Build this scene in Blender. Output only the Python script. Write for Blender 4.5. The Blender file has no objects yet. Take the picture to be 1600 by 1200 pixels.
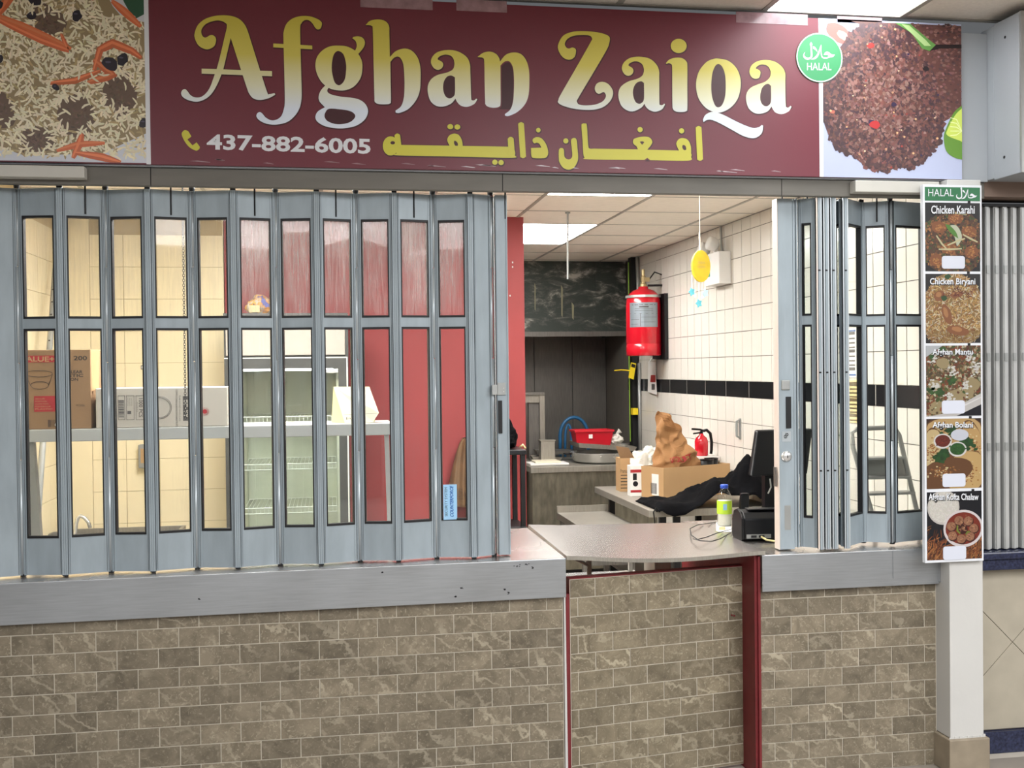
import bpy, bmesh, math, random
from mathutils import Vector, Matrix, noise
random.seed(7)
R = math.radians
sc = bpy.context.scene
COL = sc.collection
# ------------------------------------------------------------------ camera
F = 1707.08                                   # focal length in pixels of a 1600 x 1200 frame
YAW, PITCH, ROLL = .1645, -.0137, -.0114
CAM = Vector((1.1821, -4.2837, 1.7093))
_w = Vector((math.sin(YAW)*math.cos(PITCH), math.cos(YAW)*math.cos(PITCH), math.sin(PITCH)))
_r0 = Vector((math.cos(YAW), -math.sin(YAW), 0)); _u0 = _r0.cross(_w)
_r = _r0*math.cos(ROLL)+_u0*math.sin(ROLL); _u = -_r0*math.sin(ROLL)+_u0*math.cos(ROLL)
cd = bpy.data.cameras.new('camera'); cam = bpy.data.objects.new('camera', cd); COL.objects.link(cam)
cd.sensor_width = 36; cd.lens = F/1600*36; cd.clip_start = .05
mw = Matrix((( _r.x, _u.x, -_w.x, CAM.x), (_r.y, _u.y, -_w.y, CAM.y), (_r.z, _u.z, -_w.z, CAM.z), (0, 0, 0, 1)))
cam.matrix_world = mw
sc.camera = cam
# ------------------------------------------------------------------ world, lights, exposure
sc.view_settings.view_transform = 'Standard'; sc.view_settings.look = 'None'
sc.view_settings.gamma = 1; sc.view_settings.use_curve_mapping = False
sc.view_settings.exposure = 0.0
wd = bpy.data.worlds.new('world'); sc.world = wd; wd.use_nodes = True
wd.node_tree.nodes['Background'].inputs[0].default_value = (.92, .96, 1, 1)
wd.node_tree.nodes['Background'].inputs[1].default_value = .13
SHOP_LAMP = 28.0; HALL_LAMP = 8.5
def area(name, x, y, z, sx, sy, power, col=(1, .98, .95)):
    l = bpy.data.lights.new(name, 'AREA'); l.shape = 'RECTANGLE'; l.size = sx; l.size_y = sy; l.energy = power; l.color = col
    o = bpy.data.objects.new(name, l); COL.objects.link(o); o.location = (x, y, z); return o
# fluorescent troffers of the hall ceiling that stand behind the photographer
for (x, y, e_) in ((3.25, -3.6, 185), (6.9, -3.6, 130), (-1.0, -5.2, 150), (-.4, -6.9, 120), (3.25, -6.9, 150), (6.9, -6.9, 120)):
    area('hall_troffer_light', x, y, 3.14, 2.4, 2.4, e_, (.97, .98, 1))
# ------------------------------------------------------------------ pixel helpers (pixel + a real depth -> a real point)
def _ray(x, y): return _r*((x-800)/F)-_u*((y-600)/F)+_w
def at(x, y, Y):
    d = _ray(x, y); return CAM+d*((Y-CAM.y)/d.y)
def atX(x, y, X):
    d = _ray(x, y); return CAM+d*((X-CAM.x)/d.x)
def atZ(x, y, Z):
    d = _ray(x, y); return CAM+d*((Z-CAM.z)/d.z)
def lin(c): return c/12.92 if c <= .04045 else ((c+.055)/1.055)**2.4
def S(r, g, b): return (lin(r/255), lin(g/255), lin(b/255), 1)
# ------------------------------------------------------------------ materials
MATS = {}
def nodes_of(name):
    m = bpy.data.materials.new(name); m.use_nodes = True; MATS[name] = m
    nt = m.node_tree; return m, nt, nt.nodes['Principled BSDF'], nt.nodes.new, nt.links.new
def mat(name, col, rough=.6, metal=0, var=.06, scale=8, bump=0, bscale=60, spec=.5, coat=0, stretch=None):
    m, nt, b, N, L = nodes_of(name)
    b.inputs['Roughness'].default_value = rough; b.inputs['Metallic'].default_value = metal
    b.inputs['Specular IOR Level'].default_value = spec; b.inputs['Coat Weight'].default_value = coat
    tc = N('ShaderNodeTexCoord'); src = tc.outputs['Object']
    if stretch:
        mp = N('ShaderNodeMapping'); mp.inputs['Scale'].default_value = stretch; L(src, mp.inputs[0]); src = mp.outputs[0]
    nz = N('ShaderNodeTexNoise'); nz.inputs['Scale'].default_value = scale; nz.inputs['Detail'].default_value = 5; L(src, nz.inputs[0])
    rp = N('ShaderNodeValToRGB'); e = rp.color_ramp.elements
    e[0].position = .3; e[1].position = .7
    e[0].color = tuple(max(0, c*(1-var)) for c in col[:3])+(1,); e[1].color = tuple(min(1, c*(1+var)) for c in col[:3])+(1,)
    L(nz.outputs[0], rp.inputs[0]); L(rp.outputs[0], b.inputs['Base Color'])
    if bump:
        n2 = N('ShaderNodeTexNoise'); n2.inputs['Scale'].default_value = bscale; n2.inputs['Detail'].default_value = 3; L(src, n2.inputs[0])
        bp = N('ShaderNodeBump'); bp.inputs['Strength'].default_value = bump; bp.inputs['Distance'].default_value = .01
        L(n2.outputs[0], bp.inputs['Height']); L(bp.outputs[0], b.inputs['Normal'])
    return m
def emis(name, col, s):
    m, nt, b, N, L = nodes_of(name)
    b.inputs['Base Color'].default_value = (.8, .8, .8, 1); b.inputs['Emission Color'].default_value = col; b.inputs['Emission Strength'].default_value = s
    return m
def glass(name, dirt=0.0, tint=(.93, .96, .95, 1), refl=1.0):
    m, nt, b, N, L = nodes_of(name); nt.nodes.remove(b); out = nt.nodes['Material Output']
    tr = N('ShaderNodeBsdfTransparent'); tr.inputs[0].default_value = tint
    gl = N('ShaderNodeBsdfGlossy'); gl.inputs['Roughness'].default_value = .03
    fr = N('ShaderNodeLayerWeight'); fr.inputs[0].default_value = .5          # 'Facing' is the same from both sides of the pane
    pw_ = N('ShaderNodeMath'); pw_.operation = 'POWER'; pw_.inputs[1].default_value = 4; L(fr.outputs['Facing'], pw_.inputs[0])
    mul = N('ShaderNodeMath'); mul.operation = 'MULTIPLY_ADD'; mul.inputs[1].default_value = .8*refl; mul.inputs[2].default_value = .035*refl; L(pw_.outputs[0], mul.inputs[0])
    mx = N('ShaderNodeMixShader'); L(mul.outputs[0], mx.inputs[0]); L(tr.outputs[0], mx.inputs[1]); L(gl.outputs[0], mx.inputs[2])
    last = mx.outputs[0]
    if dirt:
        df = N('ShaderNodeBsdfDiffuse'); df.inputs[0].default_value = (.75, .72, .70, 1)
        tc = N('ShaderNodeTexCoord'); mp = N('ShaderNodeMapping'); mp.inputs['Scale'].default_value = (75, 75, 3.2); L(tc.outputs['Object'], mp.inputs[0])
        nz = N('ShaderNodeTexNoise'); nz.inputs['Scale'].default_value = 2.2; nz.inputs['Detail'].default_value = 6; nz.inputs['Roughness'].default_value = .7; L(mp.outputs[0], nz.inputs[0])
        mp2 = N('ShaderNodeMapping'); mp2.inputs['Scale'].default_value = (5, 5, 3); L(tc.outputs['Object'], mp2.inputs[0])
        n2 = N('ShaderNodeTexNoise'); n2.inputs['Scale'].default_value = 1.3; n2.inputs['Detail'].default_value = 2; L(mp2.outputs[0], n2.inputs[0])
        sx = N('ShaderNodeSeparateXYZ'); L(tc.outputs['Object'], sx.inputs[0])
        # dried drip marks run down from the head of the pane, so they thin out with height
        hr = N('ShaderNodeMapRange'); hr.inputs[1].default_value = 1.75; hr.inputs[2].default_value = 2.32; hr.inputs[3].default_value = -.16; hr.inputs[4].default_value = .22; L(sx.outputs[2], hr.inputs[0])
        a = N('ShaderNodeMath'); a.operation = 'ADD'; L(nz.outputs[0], a.inputs[0]); L(hr.outputs[0], a.inputs[1])
        a2 = N('ShaderNodeMath'); a2.operation = 'MULTIPLY_ADD'; L(n2.outputs[0], a2.inputs[0]); a2.inputs[1].default_value = .5; L(a.outputs[0], a2.inputs[2])
        rr = N('ShaderNodeMapRange'); rr.inputs[1].default_value = .66; rr.inputs[2].default_value = 1.05; rr.inputs[3].default_value = .14*min(1, dirt); rr.inputs[4].default_value = dirt; L(a2.outputs[0], rr.inputs[0])
        m2 = N('ShaderNodeMixShader'); L(rr.outputs[0], m2.inputs[0]); L(last, m2.inputs[1]); L(df.outputs[0], m2.inputs[2]); last = m2.outputs[0]
    L(last, out.inputs[0]); return m
def stone(name, base, dark, vein, sc_=7.0, rough=.42):
    """polished limestone-look tile: every tile takes its own cut of a swirling pattern"""
    m, nt, b, N, L = nodes_of(name); b.inputs['Roughness'].default_value = rough
    tc = N('ShaderNodeTexCoord'); oi = N('ShaderNodeObjectInfo')
    cx = N('ShaderNodeCombineXYZ'); mm = N('ShaderNodeMath'); mm.operation = 'MULTIPLY'; mm.inputs[1].default_value = 90; L(oi.outputs['Random'], mm.inputs[0])
    for i in range(3): L(mm.outputs[0], cx.inputs[i])
    ad = N('ShaderNodeVectorMath'); L(tc.outputs['Object'], ad.inputs[0]); L(cx.outputs[0], ad.inputs[1])
    n1 = N('ShaderNodeTexNoise'); n1.inputs['Scale'].default_value = sc_*1.6; n1.inputs['Detail'].default_value = 10; n1.inputs['Roughness'].default_value = .7; n1.inputs['Distortion'].default_value = .9; L(ad.outputs[0], n1.inputs[0])
    r1 = N('ShaderNodeValToRGB'); e = r1.color_ramp.elements; e[0].position = .34; e[1].position = .66; e[0].color = dark; e[1].color = base; L(n1.outputs[0], r1.inputs[0])
    rot = N('ShaderNodeMapping'); rot.inputs['Rotation'].default_value = (0, R(-35), 0); L(ad.outputs[0], rot.inputs[0])
    wv = N('ShaderNodeTexWave'); wv.wave_type = 'BANDS'; wv.bands_direction = 'Z'; wv.inputs['Scale'].default_value = 4.0; wv.inputs['Distortion'].default_value = 11; wv.inputs['Detail'].default_value = 6; wv.inputs['Detail Scale'].default_value = 1.6; wv.inputs['Detail Roughness'].default_value = .6; L(rot.outputs[0], wv.inputs[0])
    r2 = N('ShaderNodeValToRGB'); e = r2.color_ramp.elements; e[0].position = .86; e[1].position = .97; e[0].color = (0, 0, 0, 1); e[1].color = (1, 1, 1, 1); L(wv.outputs[0], r2.inputs[0])
    n3 = N('ShaderNodeTexNoise'); n3.inputs['Scale'].default_value = 3.5; L(ad.outputs[0], n3.inputs[0])
    r3 = N('ShaderNodeMapRange'); r3.inputs[1].default_value = .46; r3.inputs[2].default_value = .66; r3.inputs[3].default_value = .0; r3.inputs[4].default_value = .75; L(n3.outputs[0], r3.inputs[0])
    vm = N('ShaderNodeMath'); vm.operation = 'MULTIPLY'; L(r2.outputs[0], vm.inputs[0]); L(r3.outputs[0], vm.inputs[1])
    mx = N('ShaderNodeMixRGB'); mx.inputs[2].default_value = vein; L(vm.outputs[0], mx.inputs[0]); L(r1.outputs[0], mx.inputs[1])
    # fine pale scratches
    n4 = N('ShaderNodeTexNoise'); n4.inputs['Scale'].default_value = 60; n4.inputs['Detail'].default_value = 6; n4.inputs['Distortion'].default_value = 1.5; L(ad.outputs[0], n4.inputs[0])
    r4 = N('ShaderNodeMapRange'); r4.inputs[1].default_value = .55; r4.inputs[2].default_value = .72; r4.inputs[4].default_value = .6; L(n4.outputs[0], r4.inputs[0])
    m2 = N('ShaderNodeMixRGB'); m2.inputs[2].default_value = vein; L(r4.outputs[0], m2.inputs[0]); L(mx.outputs[0], m2.inputs[1])
    hv = N('ShaderNodeHueSaturation'); vr = N('ShaderNodeMapRange'); vr.inputs[3].default_value = .78; vr.inputs[4].default_value = 1.14; L(oi.outputs['Random'], vr.inputs[0]); L(vr.outputs[0], hv.inputs['Value']); L(m2.outputs[0], hv.inputs['Color'])
    L(hv.outputs[0], b.inputs['Base Color'])
    return m
def vcol(name, rough=.4, spec=.5):
    m, nt, b, N, L = nodes_of(name); b.inputs['Roughness'].default_value = rough; b.inputs['Specular IOR Level'].default_value = spec
    a = N('ShaderNodeAttribute'); a.attribute_name = 'Col'; L(a.outputs['Color'], b.inputs['Base Color']); return m
def steel(name, col, rough=.35, stretch=(2, 2, 40), blot=.10, metal=.9, rv=.05):
    """sheet steel with fine brushing and handling smears in its gloss"""
    m, nt, b, N, L = nodes_of(name); b.inputs['Metallic'].default_value = metal
    tc = N('ShaderNodeTexCoord'); mp = N('ShaderNodeMapping'); mp.inputs['Scale'].default_value = stretch; L(tc.outputs['Object'], mp.inputs[0])
    n1 = N('ShaderNodeTexNoise'); n1.inputs['Scale'].default_value = 6; n1.inputs['Detail'].default_value = 6; L(mp.outputs[0], n1.inputs[0])
    n2 = N('ShaderNodeTexNoise'); n2.inputs['Scale'].default_value = 3; n2.inputs['Detail'].default_value = 4; L(tc.outputs['Object'], n2.inputs[0])
    r = N('ShaderNodeMapRange'); r.inputs[1].default_value = .3; r.inputs[2].default_value = .7; r.inputs[3].default_value = rough-rv*.8; r.inputs[4].default_value = rough+rv; L(n2.outputs[0], r.inputs[0]); L(r.outputs[0], b.inputs['Roughness'])
    mx = N('ShaderNodeMath'); mx.operation = 'ADD'; L(n1.outputs[0], mx.inputs[0]); L(n2.outputs[0], mx.inputs[1])
    rp = N('ShaderNodeValToRGB'); e = rp.color_ramp.elements; e[0].position = .35; e[1].position = .75
    hf = N('ShaderNodeMath'); hf.operation = 'MULTIPLY'; hf.inputs[1].default_value = .5; L(mx.outputs[0], hf.inputs[0])
    e[0].color = tuple(c*(1-blot) for c in col[:3])+(1,); e[1].color = tuple(min(1, c*(1+blot)) for c in col[:3])+(1,); L(hf.outputs[0], rp.inputs[0]); L(rp.outputs[0], b.inputs['Base Color'])
    return m
mat('shutter_alu', S(156, 168, 175), .42, .15, .10, 5, stretch=(4, 4, 1))
mat('shutter_alu_light', S(190, 198, 202), .35, .45, .05, 5)
mat('alu_lit_side', S(226, 214, 203), .4, .2, .05)  # cream light on the side faces, put into the colour
mat('gasket', S(14, 15, 18), .5, 0, .1)
mat('black_metal', S(22, 22, 24), .45, .2, .15)
mat('black_plastic', S(15, 15, 17), .38, 0, .12, spec=.3)
mat('dark_slot', S(10, 10, 12), .7)
glass('pane_clear', .10, (.97, .975, .97, 1)); glass('pane_tint', 0, (.80, .85, .84, 1)); glass('pane_dirty', .42, (.96, .95, .94, 1)); glass('pane_plain', 0, (.95, .97, .96, 1)); glass('guard_glass', 0, (.955, .975, .965, 1), 1.0)
stone('stone_tile', S(138, 127, 108), S(103, 94, 78), S(176, 166, 145))
stone('stone_tile_gate', S(141, 130, 108), S(106, 96, 78), S(176, 166, 143))
mat('grout', S(196, 188, 172), .9, 0, .08)
steel('steel_fascia', S(174, 178, 182), .42, (1.5, 1.5, 30), .12)
steel('steel_top', S(196, 190, 186), .27, (3, 30, 3), .06, .9, .012)
mat('flap_steel', S(192, 186, 182), .27, .9, .035, 5, stretch=(2, 22, 2))
steel('steel_stained', S(146, 141, 126), .36, (5, 5, 1.3), .42, .7)
steel('steel_dull', S(164, 159, 149), .42, (30, 30, 2), .22, .55)
steel('steel_dark', S(118, 115, 110), .45, (30, 30, 1.5), .28, .5)
steel('steel_bright', S(214, 214, 212), .25, (3, 3, 3), .08, .6)
mat('red_paint_dark', S(112, 32, 36), .5, 0, .12, 14)
mat('red_wall_paint', S(152, 56, 56), .55, 0, .05, 3)
mat('white_paint', S(198, 197, 193), .6, 0, .03, 4, .06, 40)
mat('header_paint', S(160, 165, 170), .55, 0, .04, 3)
mat('beam_paint', S(112, 109, 102), .55, .1, .10, 4, stretch=(1, 6, 6))
mat('box_trim_paint', S(196, 194, 186), .5, .1, .04)
mat('cream_tile', S(250, 235, 198), .25, 0, .03, 1.2, spec=.5)
mat('cream_grout', S(190, 170, 130), .9)
mat('wall_tile_white', S(228, 223, 213), .22, 0, .025, 2)
mat('wall_grout', S(112, 106, 98), .9)
mat('stripe_tile_black', S(22, 23, 26), .2, 0, .2)
mat('ceiling_panel', S(240, 232, 220), .85, 0, .03, 20, .1, 200)
mat('ceiling_panel_hall', S(232, 224, 213), .9, 0, .05, 60, .25, 220)
mat('tbar', S(170, 165, 156), .5, .2)
mat('tbar_dark', S(58, 60, 62), .5, .2)
mat('shop_floor', S(196, 188, 176), .5, 0, .05); mat('hall_floor_tile', S(150, 142, 132), .35, 0, .1, 3)
mat('floor_grout', S(90, 86, 80), .9)
emis('lamp_shop', (1, .985, .95, 1), SHOP_LAMP); emis('lamp_booth_unseen', (1, .985, .95, 1), 50.0); emis('fridge_fill_glow', (.98, 1, .94, 1), 9.0); emis('lamp_hall', (.96, .985, 1, 1), HALL_LAMP)  # fridge tube is an added glow; booth panel is unseen and boosted
mat('maroon_vinyl', S(106, 36, 50), .38, 0, .05, 1.2, .10, 3.0)
mat('print_white', S(220, 223, 228), .4, 0, .02); mat('print_shadow', S(62, 14, 24), .4, 0, .02)
mat('arabic_yellow', S(202, 196, 62), .38, 0, .02); mat('halal_green', S(46, 138, 84), .4, 0, .05, 6); mat('menu_green', S(40, 108, 68), .4, 0, .04)
mat('print_black', S(20, 20, 22), .5); mat('sticker', S(204, 208, 220), .45, 0, .01)
mat('print_red', S(178, 46, 52), .5, 0, .1); mat('print_grey', S(96, 92, 90), .5); mat('print_ink', S(62, 52, 44), .6, 0, .1)
vcol('photo_print', .38); vcol('painted', .5)
def gradient(name):
    m, nt, b, N, L = nodes_of(name); b.inputs['Roughness'].default_value = .38
    tc = N('ShaderNodeTexCoord'); sx = N('ShaderNodeSeparateXYZ'); L(tc.outputs['Object'], sx.inputs[0])
    mr = N('ShaderNodeMapRange'); mr.inputs[1].default_value = 2.66; mr.inputs[2].default_value = 3.08; L(sx.outputs[2], mr.inputs[0])
    rp = N('ShaderNodeValToRGB'); e = rp.color_ramp.elements
    e[0].position = .10; e[0].color = S(222, 232, 246); e[1].position = 1; e[1].color = S(200, 186, 62)
    x = rp.color_ramp.elements.new(.30); x.color = S(226, 226, 196)
    x = rp.color_ramp.elements.new(.58); x.color = S(212, 200, 92)
    L(mr.outputs[0], rp.inputs[0]); L(rp.outputs[0], b.inputs['Base Color']); return m
gradient('letter_gradient')
mat('cardboard', S(154, 121, 88), .8, 0, .05, 5, .05, 30); mat('cardboard_light', S(190, 153, 109), .8, 0, .04, 5); mat('cardboard_white', S(198, 190, 178), .75, 0, .03, 5)
mat('paper_brown', S(168, 122, 78), .75, 0, .08, 6, .12, 14); mat('paper_cream', S(226, 218, 194), .8, 0, .02)
mat('paper_white', S(236, 234, 230), .7, 0, .03)
mat('enamel_red', S(206, 24, 42), .22, 0, .04, 3, coat=.5); mat('plastic_red', S(208, 30, 48), .35)
mat('fridge_dark', S(84, 84, 82), .35, .3, .1); mat('fridge_white', S(178, 169, 159), .4); mat('fridge_liner', S(232, 232, 214), .5, 0, .05)
mat('white_laminate', S(182, 183, 180), .35, 0, .02); mat('wire_white', S(240, 240, 232), .4)
mat('cloth_black', S(9, 9, 12), .85, 0, .25, 9, .3, 30, spec=.08); mat('leather_brown', S(122, 90, 58), .6, 0, .3, 8); mat('cloth_brown', S(66, 50, 44), .8, 0, .3, 8)
def patchwork(name, cols, scale=9):
    m, nt, b, N, L = nodes_of(name); b.inputs['Roughness'].default_value = .35
    tc = N('ShaderNodeTexCoord'); n1 = N('ShaderNodeTexNoise'); n1.inputs['Scale'].default_value = scale; n1.inputs['Detail'].default_value = 3; L(tc.outputs['Object'], n1.inputs[0])
    rp = N('ShaderNodeValToRGB'); rp.color_ramp.interpolation = 'CONSTANT'; e = rp.color_ramp.elements; e[0].color = cols[0]; e[0].position = 0; e[1].color = cols[1]; e[1].position = .44
    for k, c in enumerate(cols[2:]): x = e.new(.5+.06*k); x.color = c
    L(n1.outputs[0], rp.inputs[0]); L(rp.outputs[0], b.inputs['Base Color'])
patchwork('snack_print', (S(90, 100, 170), S(214, 150, 60), S(196, 186, 168), S(226, 170, 70), S(120, 96, 90)), 14)
mat('pvc_grey', S(150, 150, 146), .5, 0, .08); mat('galv', S(170, 172, 170), .4, .6, .1); mat('brass', S(190, 172, 130), .35, .8, .1)
mat('blue_hose', S(36, 96, 140), .45); mat('yellow_tag', S(240, 212, 30), .6); mat('green_cord', S(150, 200, 60), .6); mat('chime_yellow', S(206, 176, 42), .5, 0, .12, 30); mat('teal', S(92, 170, 182), .5, 0, .2, 40); mat('pale_blue', S(168, 212, 226), .5); mat('string', S(240, 232, 214), .7)
mat('green_sign', S(28, 140, 104), .5); mat('bottle_label', S(186, 220, 60), .45, 0, .06, 20); mat('cap_blue', S(44, 82, 190), .4); mat('label_blue', S(160, 206, 240), .4, 0, .04); mat('blue_ink', S(20, 92, 170), .5); mat('label_silver', S(150, 160, 168), .35, .5, .08)
def grime(name):
    m, nt, b, N, L = nodes_of(name); b.inputs['Roughness'].default_value = .5; b.inputs['Metallic'].default_value = .3
    tc = N('ShaderNodeTexCoord'); mp = N('ShaderNodeMapping'); mp.inputs['Scale'].default_value = (2.0, 2.0, 5.0); L(tc.outputs['Object'], mp.inputs[0])
    n1 = N('ShaderNodeTexNoise'); n1.inputs['Scale'].default_value = 1.9; n1.inputs['Detail'].default_value = 9; n1.inputs['Roughness'].default_value = .72; n1.inputs['Distortion'].default_value = .5; L(mp.outputs[0], n1.inputs[0])
    rp = N('ShaderNodeValToRGB'); e = rp.color_ramp.elements; e[0].position = .47; e[0].color = S(58, 66, 62); e[1].position = .66; e[1].color = S(178, 176, 168)
    x = e.new(.55); x.color = S(84, 88, 82); L(n1.outputs[0], rp.inputs[0]); L(rp.outputs[0], b.inputs['Base Color'])
grime('hood_grime'); mat('soot', S(16, 17, 18), .6, 0, .3)
mat('granite_blue', S(38, 43, 68), .25, 0, .5, 90); mat('beige_wall', S(172, 164, 147), .5, 0, .06, 12); mat('joint_dark', S(96, 88, 76), .9)
mat('stone_base', S(146, 134, 115), .5, 0, .12, 14); mat('neighbour_alu', S(196, 197, 195), .4, .4, .12, 5, stretch=(5, 5, 1)); mat('brown_beam', S(132, 112, 100), .6)
mat('plastic_clear', S(226, 224, 214), .2, 0, .12, 20, .5, 25); mat('frame_grey', S(158, 156, 152), .45, .3); mat('yellow_paper', S(234, 220, 160), .7, 0, .03); mat('tape_clear', S(150, 120, 126), .15, 0, .2, 30); mat('olive_plastic', S(150, 148, 118), .6)
# ------------------------------------------------------------------ mesh helpers
class MB:
    def __init__(s): s.v = []; s.f = []; s.c = []
    def add(s, vs, fs, col=None):
        k = len(s.v); s.v += [tuple(p) for p in vs]; s.f += [tuple(i+k for i in f) for f in fs]
        if col is not None: s.c += [col]*len(fs)
        return s
    def box(s, x0, x1, y0, y1, z0, z1, M=None, col=None):
        vs = [Vector((x, y, z)) for z in (z0, z1) for (x, y) in ((x0, y0), (x1, y0), (x1, y1), (x0, y1))]
        if M is not None: vs = [M @ p for p in vs]
        return s.add(vs, [(3, 2, 1, 0), (4, 5, 6, 7), (0, 1, 5, 4), (1, 2, 6, 5), (2, 3, 7, 6), (3, 0, 4, 7)], col)
    def hexa(s, b, t, col=None):
        return s.add(list(b)+list(t), [(3, 2, 1, 0), (4, 5, 6, 7), (0, 1, 5, 4), (1, 2, 6, 5), (2, 3, 7, 6), (3, 0, 4, 7)], col)
    def prism(s, pts, d, col=None):
        """closed outline of 3D points pushed along d"""
        n = len(pts); d = Vector(d); a = [Vector(p) for p in pts]; b = [p+d for p in a]
        return s.add(a+b, [tuple(range(n)), tuple(range(2*n-1, n-1, -1))]+[((i+1) % n, i, n+i, n+(i+1) % n) for i in range(n)], col)
    def tube(s, pts, r, n=8, col=None):
        pts = [Vector(p) for p in pts]; rings = []; m = len(pts)
        rr = r if isinstance(r, (list, tuple)) else [r]*m
        up = None
        for i, p in enumerate(pts):
            t = (pts[min(i+1, m-1)]-pts[max(i-1, 0)]).normalized()
            if up is None or abs(up.dot(t)) > .99: up = Vector((0, 0, 1)) if abs(t.z) < .9 else Vector((1, 0, 0))
            a = t.cross(up).normalized(); b = a.cross(t).normalized(); up = b
            rings.append([p+(a*math.cos(2*math.pi*k/n)+b*math.sin(2*math.pi*k/n))*rr[i] for k in range(n)])
        vs = [q for g in rings for q in g]; fs = []
        for i in range(m-1):
            for k in range(n): fs.append((i*n+k, i*n+(k+1) % n, (i+1)*n+(k+1) % n, (i+1)*n+k))
        fs.append(tuple(range(n-1, -1, -1))); fs.append(tuple((m-1)*n+k for k in range(n)))
        return s.add(vs, fs, col)
    def lathe(s, prof, c=(0, 0, 0), n=28, M=None, close=True, sx=1, sy=1):
        c = Vector(c); vs = []; fs = []
        for (r, z) in prof:
            for k in range(n):
                a = 2*math.pi*k/n; p = Vector((r*sx*math.cos(a), r*sy*math.sin(a), z)); vs.append((M @ p if M else p)+c)
        m = len(prof)
        for i in range(m-1):
            for k in range(n): fs.append((i*n+k, i*n+(k+1) % n, (i+1)*n+(k+1) % n, (i+1)*n+k))
        if close: fs.append(tuple(range(n-1, -1, -1))); fs.append(tuple((m-1)*n+k for k in range(n)))
        return s.add(vs, fs)
    def grid(s, fn, nu, nv, wrap=False):
        vs = [fn(i/nu, j/nv) for j in range(nv+1) for i in range(nu+1)]
        fs = [(j*(nu+1)+i, j*(nu+1)+i+1, (j+1)*(nu+1)+i+1, (j+1)*(nu+1)+i) for j in range(nv) for i in range(nu)]
        return s.add(vs, fs)
    def poly(s, pts, col=None): return s.add(pts, [tuple(range(len(pts)))], col)
    def mesh(s, name, m):
        me = bpy.data.meshes.new(name); me.from_pydata(s.v, [], s.f); me.materials.append(MATS[m]); me.validate(); me.update()
        if s.c and len(s.c) == len(me.polygons):
            at_ = me.color_attributes.new('Col', 'FLOAT_COLOR', 'CORNER')
            buf = []
            for p, c in zip(me.polygons, s.c): buf += list(c)*p.loop_total
            at_.data.foreach_set('color', buf)
        return me
    def build(s, name, m, parent=None, bevel=0, smooth=False, sub=0, solid=0, seg=2):
        o = bpy.data.objects.new(name, s.mesh(name, m)); COL.objects.link(o)
        if smooth:
            o.data.polygons.foreach_set('use_smooth', [True]*len(o.data.polygons))
        if solid: q = o.modifiers.new('solid', 'SOLIDIFY'); q.thickness = solid
        if bevel: q = o.modifiers.new('bevel', 'BEVEL'); q.width = bevel; q.segments = seg; q.limit_method = 'ANGLE'; q.angle_limit = R(40)
        if sub: q = o.modifiers.new('sub', 'SUBSURF'); q.levels = sub; q.render_levels = sub
        if smooth and not sub:
            pass
        put(o, parent); return o
def put(o, parent):
    if parent is not None:
        o.parent = parent
        if parent.type == 'EMPTY': o.matrix_parent_inverse = Matrix.Translation(parent.location).inverted()
def tag(o, label=None, cat=None, group=None, kind=None):
    if label: o['label'] = label
    if cat: o['category'] = cat
    if group: o['group'] = group
    if kind: o['kind'] = kind
    return o
def thing(name, label, cat, loc, group=None):
    o = bpy.data.objects.new(name, None); o.empty_display_size = .05; COL.objects.link(o); o.location = loc
    return tag(o, label, cat, group)
def piece(name, me, loc, parent, rotz=0):
    o = bpy.data.objects.new(name, me); COL.objects.link(o); o.location = loc; o.rotation_euler[2] = rotz; put(o, parent); return o
def B(): return MB()
def bx(*a, **k): return MB().box(*a, **k)
def cyl(p, r, h, n=20): return MB().lathe([(r, 0), (r, h)], p, n)
# ---- flat print
def catmull(pts, seg=6):
    n = len(pts); out = []
    P = [Vector((p[0], p[1])) for p in pts]; cor = [len(p) > 2 for p in pts]
    for i in range(n):
        p1, p2 = P[i], P[(i+1) % n]
        p0 = P[i-1] if not cor[i] else p1-(p2-p1); p3 = P[(i+2) % n] if not cor[(i+1) % n] else p2+(p2-p1)
        if cor[i] and cor[(i+1) % n]: out.append(p1); continue
        for k in range(seg):
            t = k/seg
            out.append(.5*((2*p1)+(p2-p0)*t+(2*p0-5*p1+4*p2-p3)*t*t+(3*p1-p0-3*p2+p3)*t**3))
    return out
def outline_mesh(loops, mapf, depth=.0006):
    """filled outline with holes; loops = [outer, hole, ...] of 2D points; mapf 2D -> 3D"""
    cu = bpy.data.curves.new('o', 'CURVE'); cu.dimensions = '2D'; cu.fill_mode = 'BOTH'
    for lp in loops:
        sp = cu.splines.new('POLY'); sp.points.add(len(lp)-1); sp.use_cyclic_u = True
        for q, p in zip(sp.points, lp): q.co = (p[0]*.01, -p[1]*.01, 0, 1)
    ob = bpy.data.objects.new('o', cu); COL.objects.link(ob)
    me = bpy.data.meshes.new_from_object(ob.evaluated_get(bpy.context.evaluated_depsgraph_get()))
    vs = [mapf(v.co.x*100, -v.co.y*100) for v in me.vertices]; fs = [tuple(p.vertices) for p in me.polygons]
    bpy.data.objects.remove(ob); bpy.data.curves.remove(cu); bpy.data.meshes.remove(me)
    return vs, fs
_TXT = {}
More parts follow.
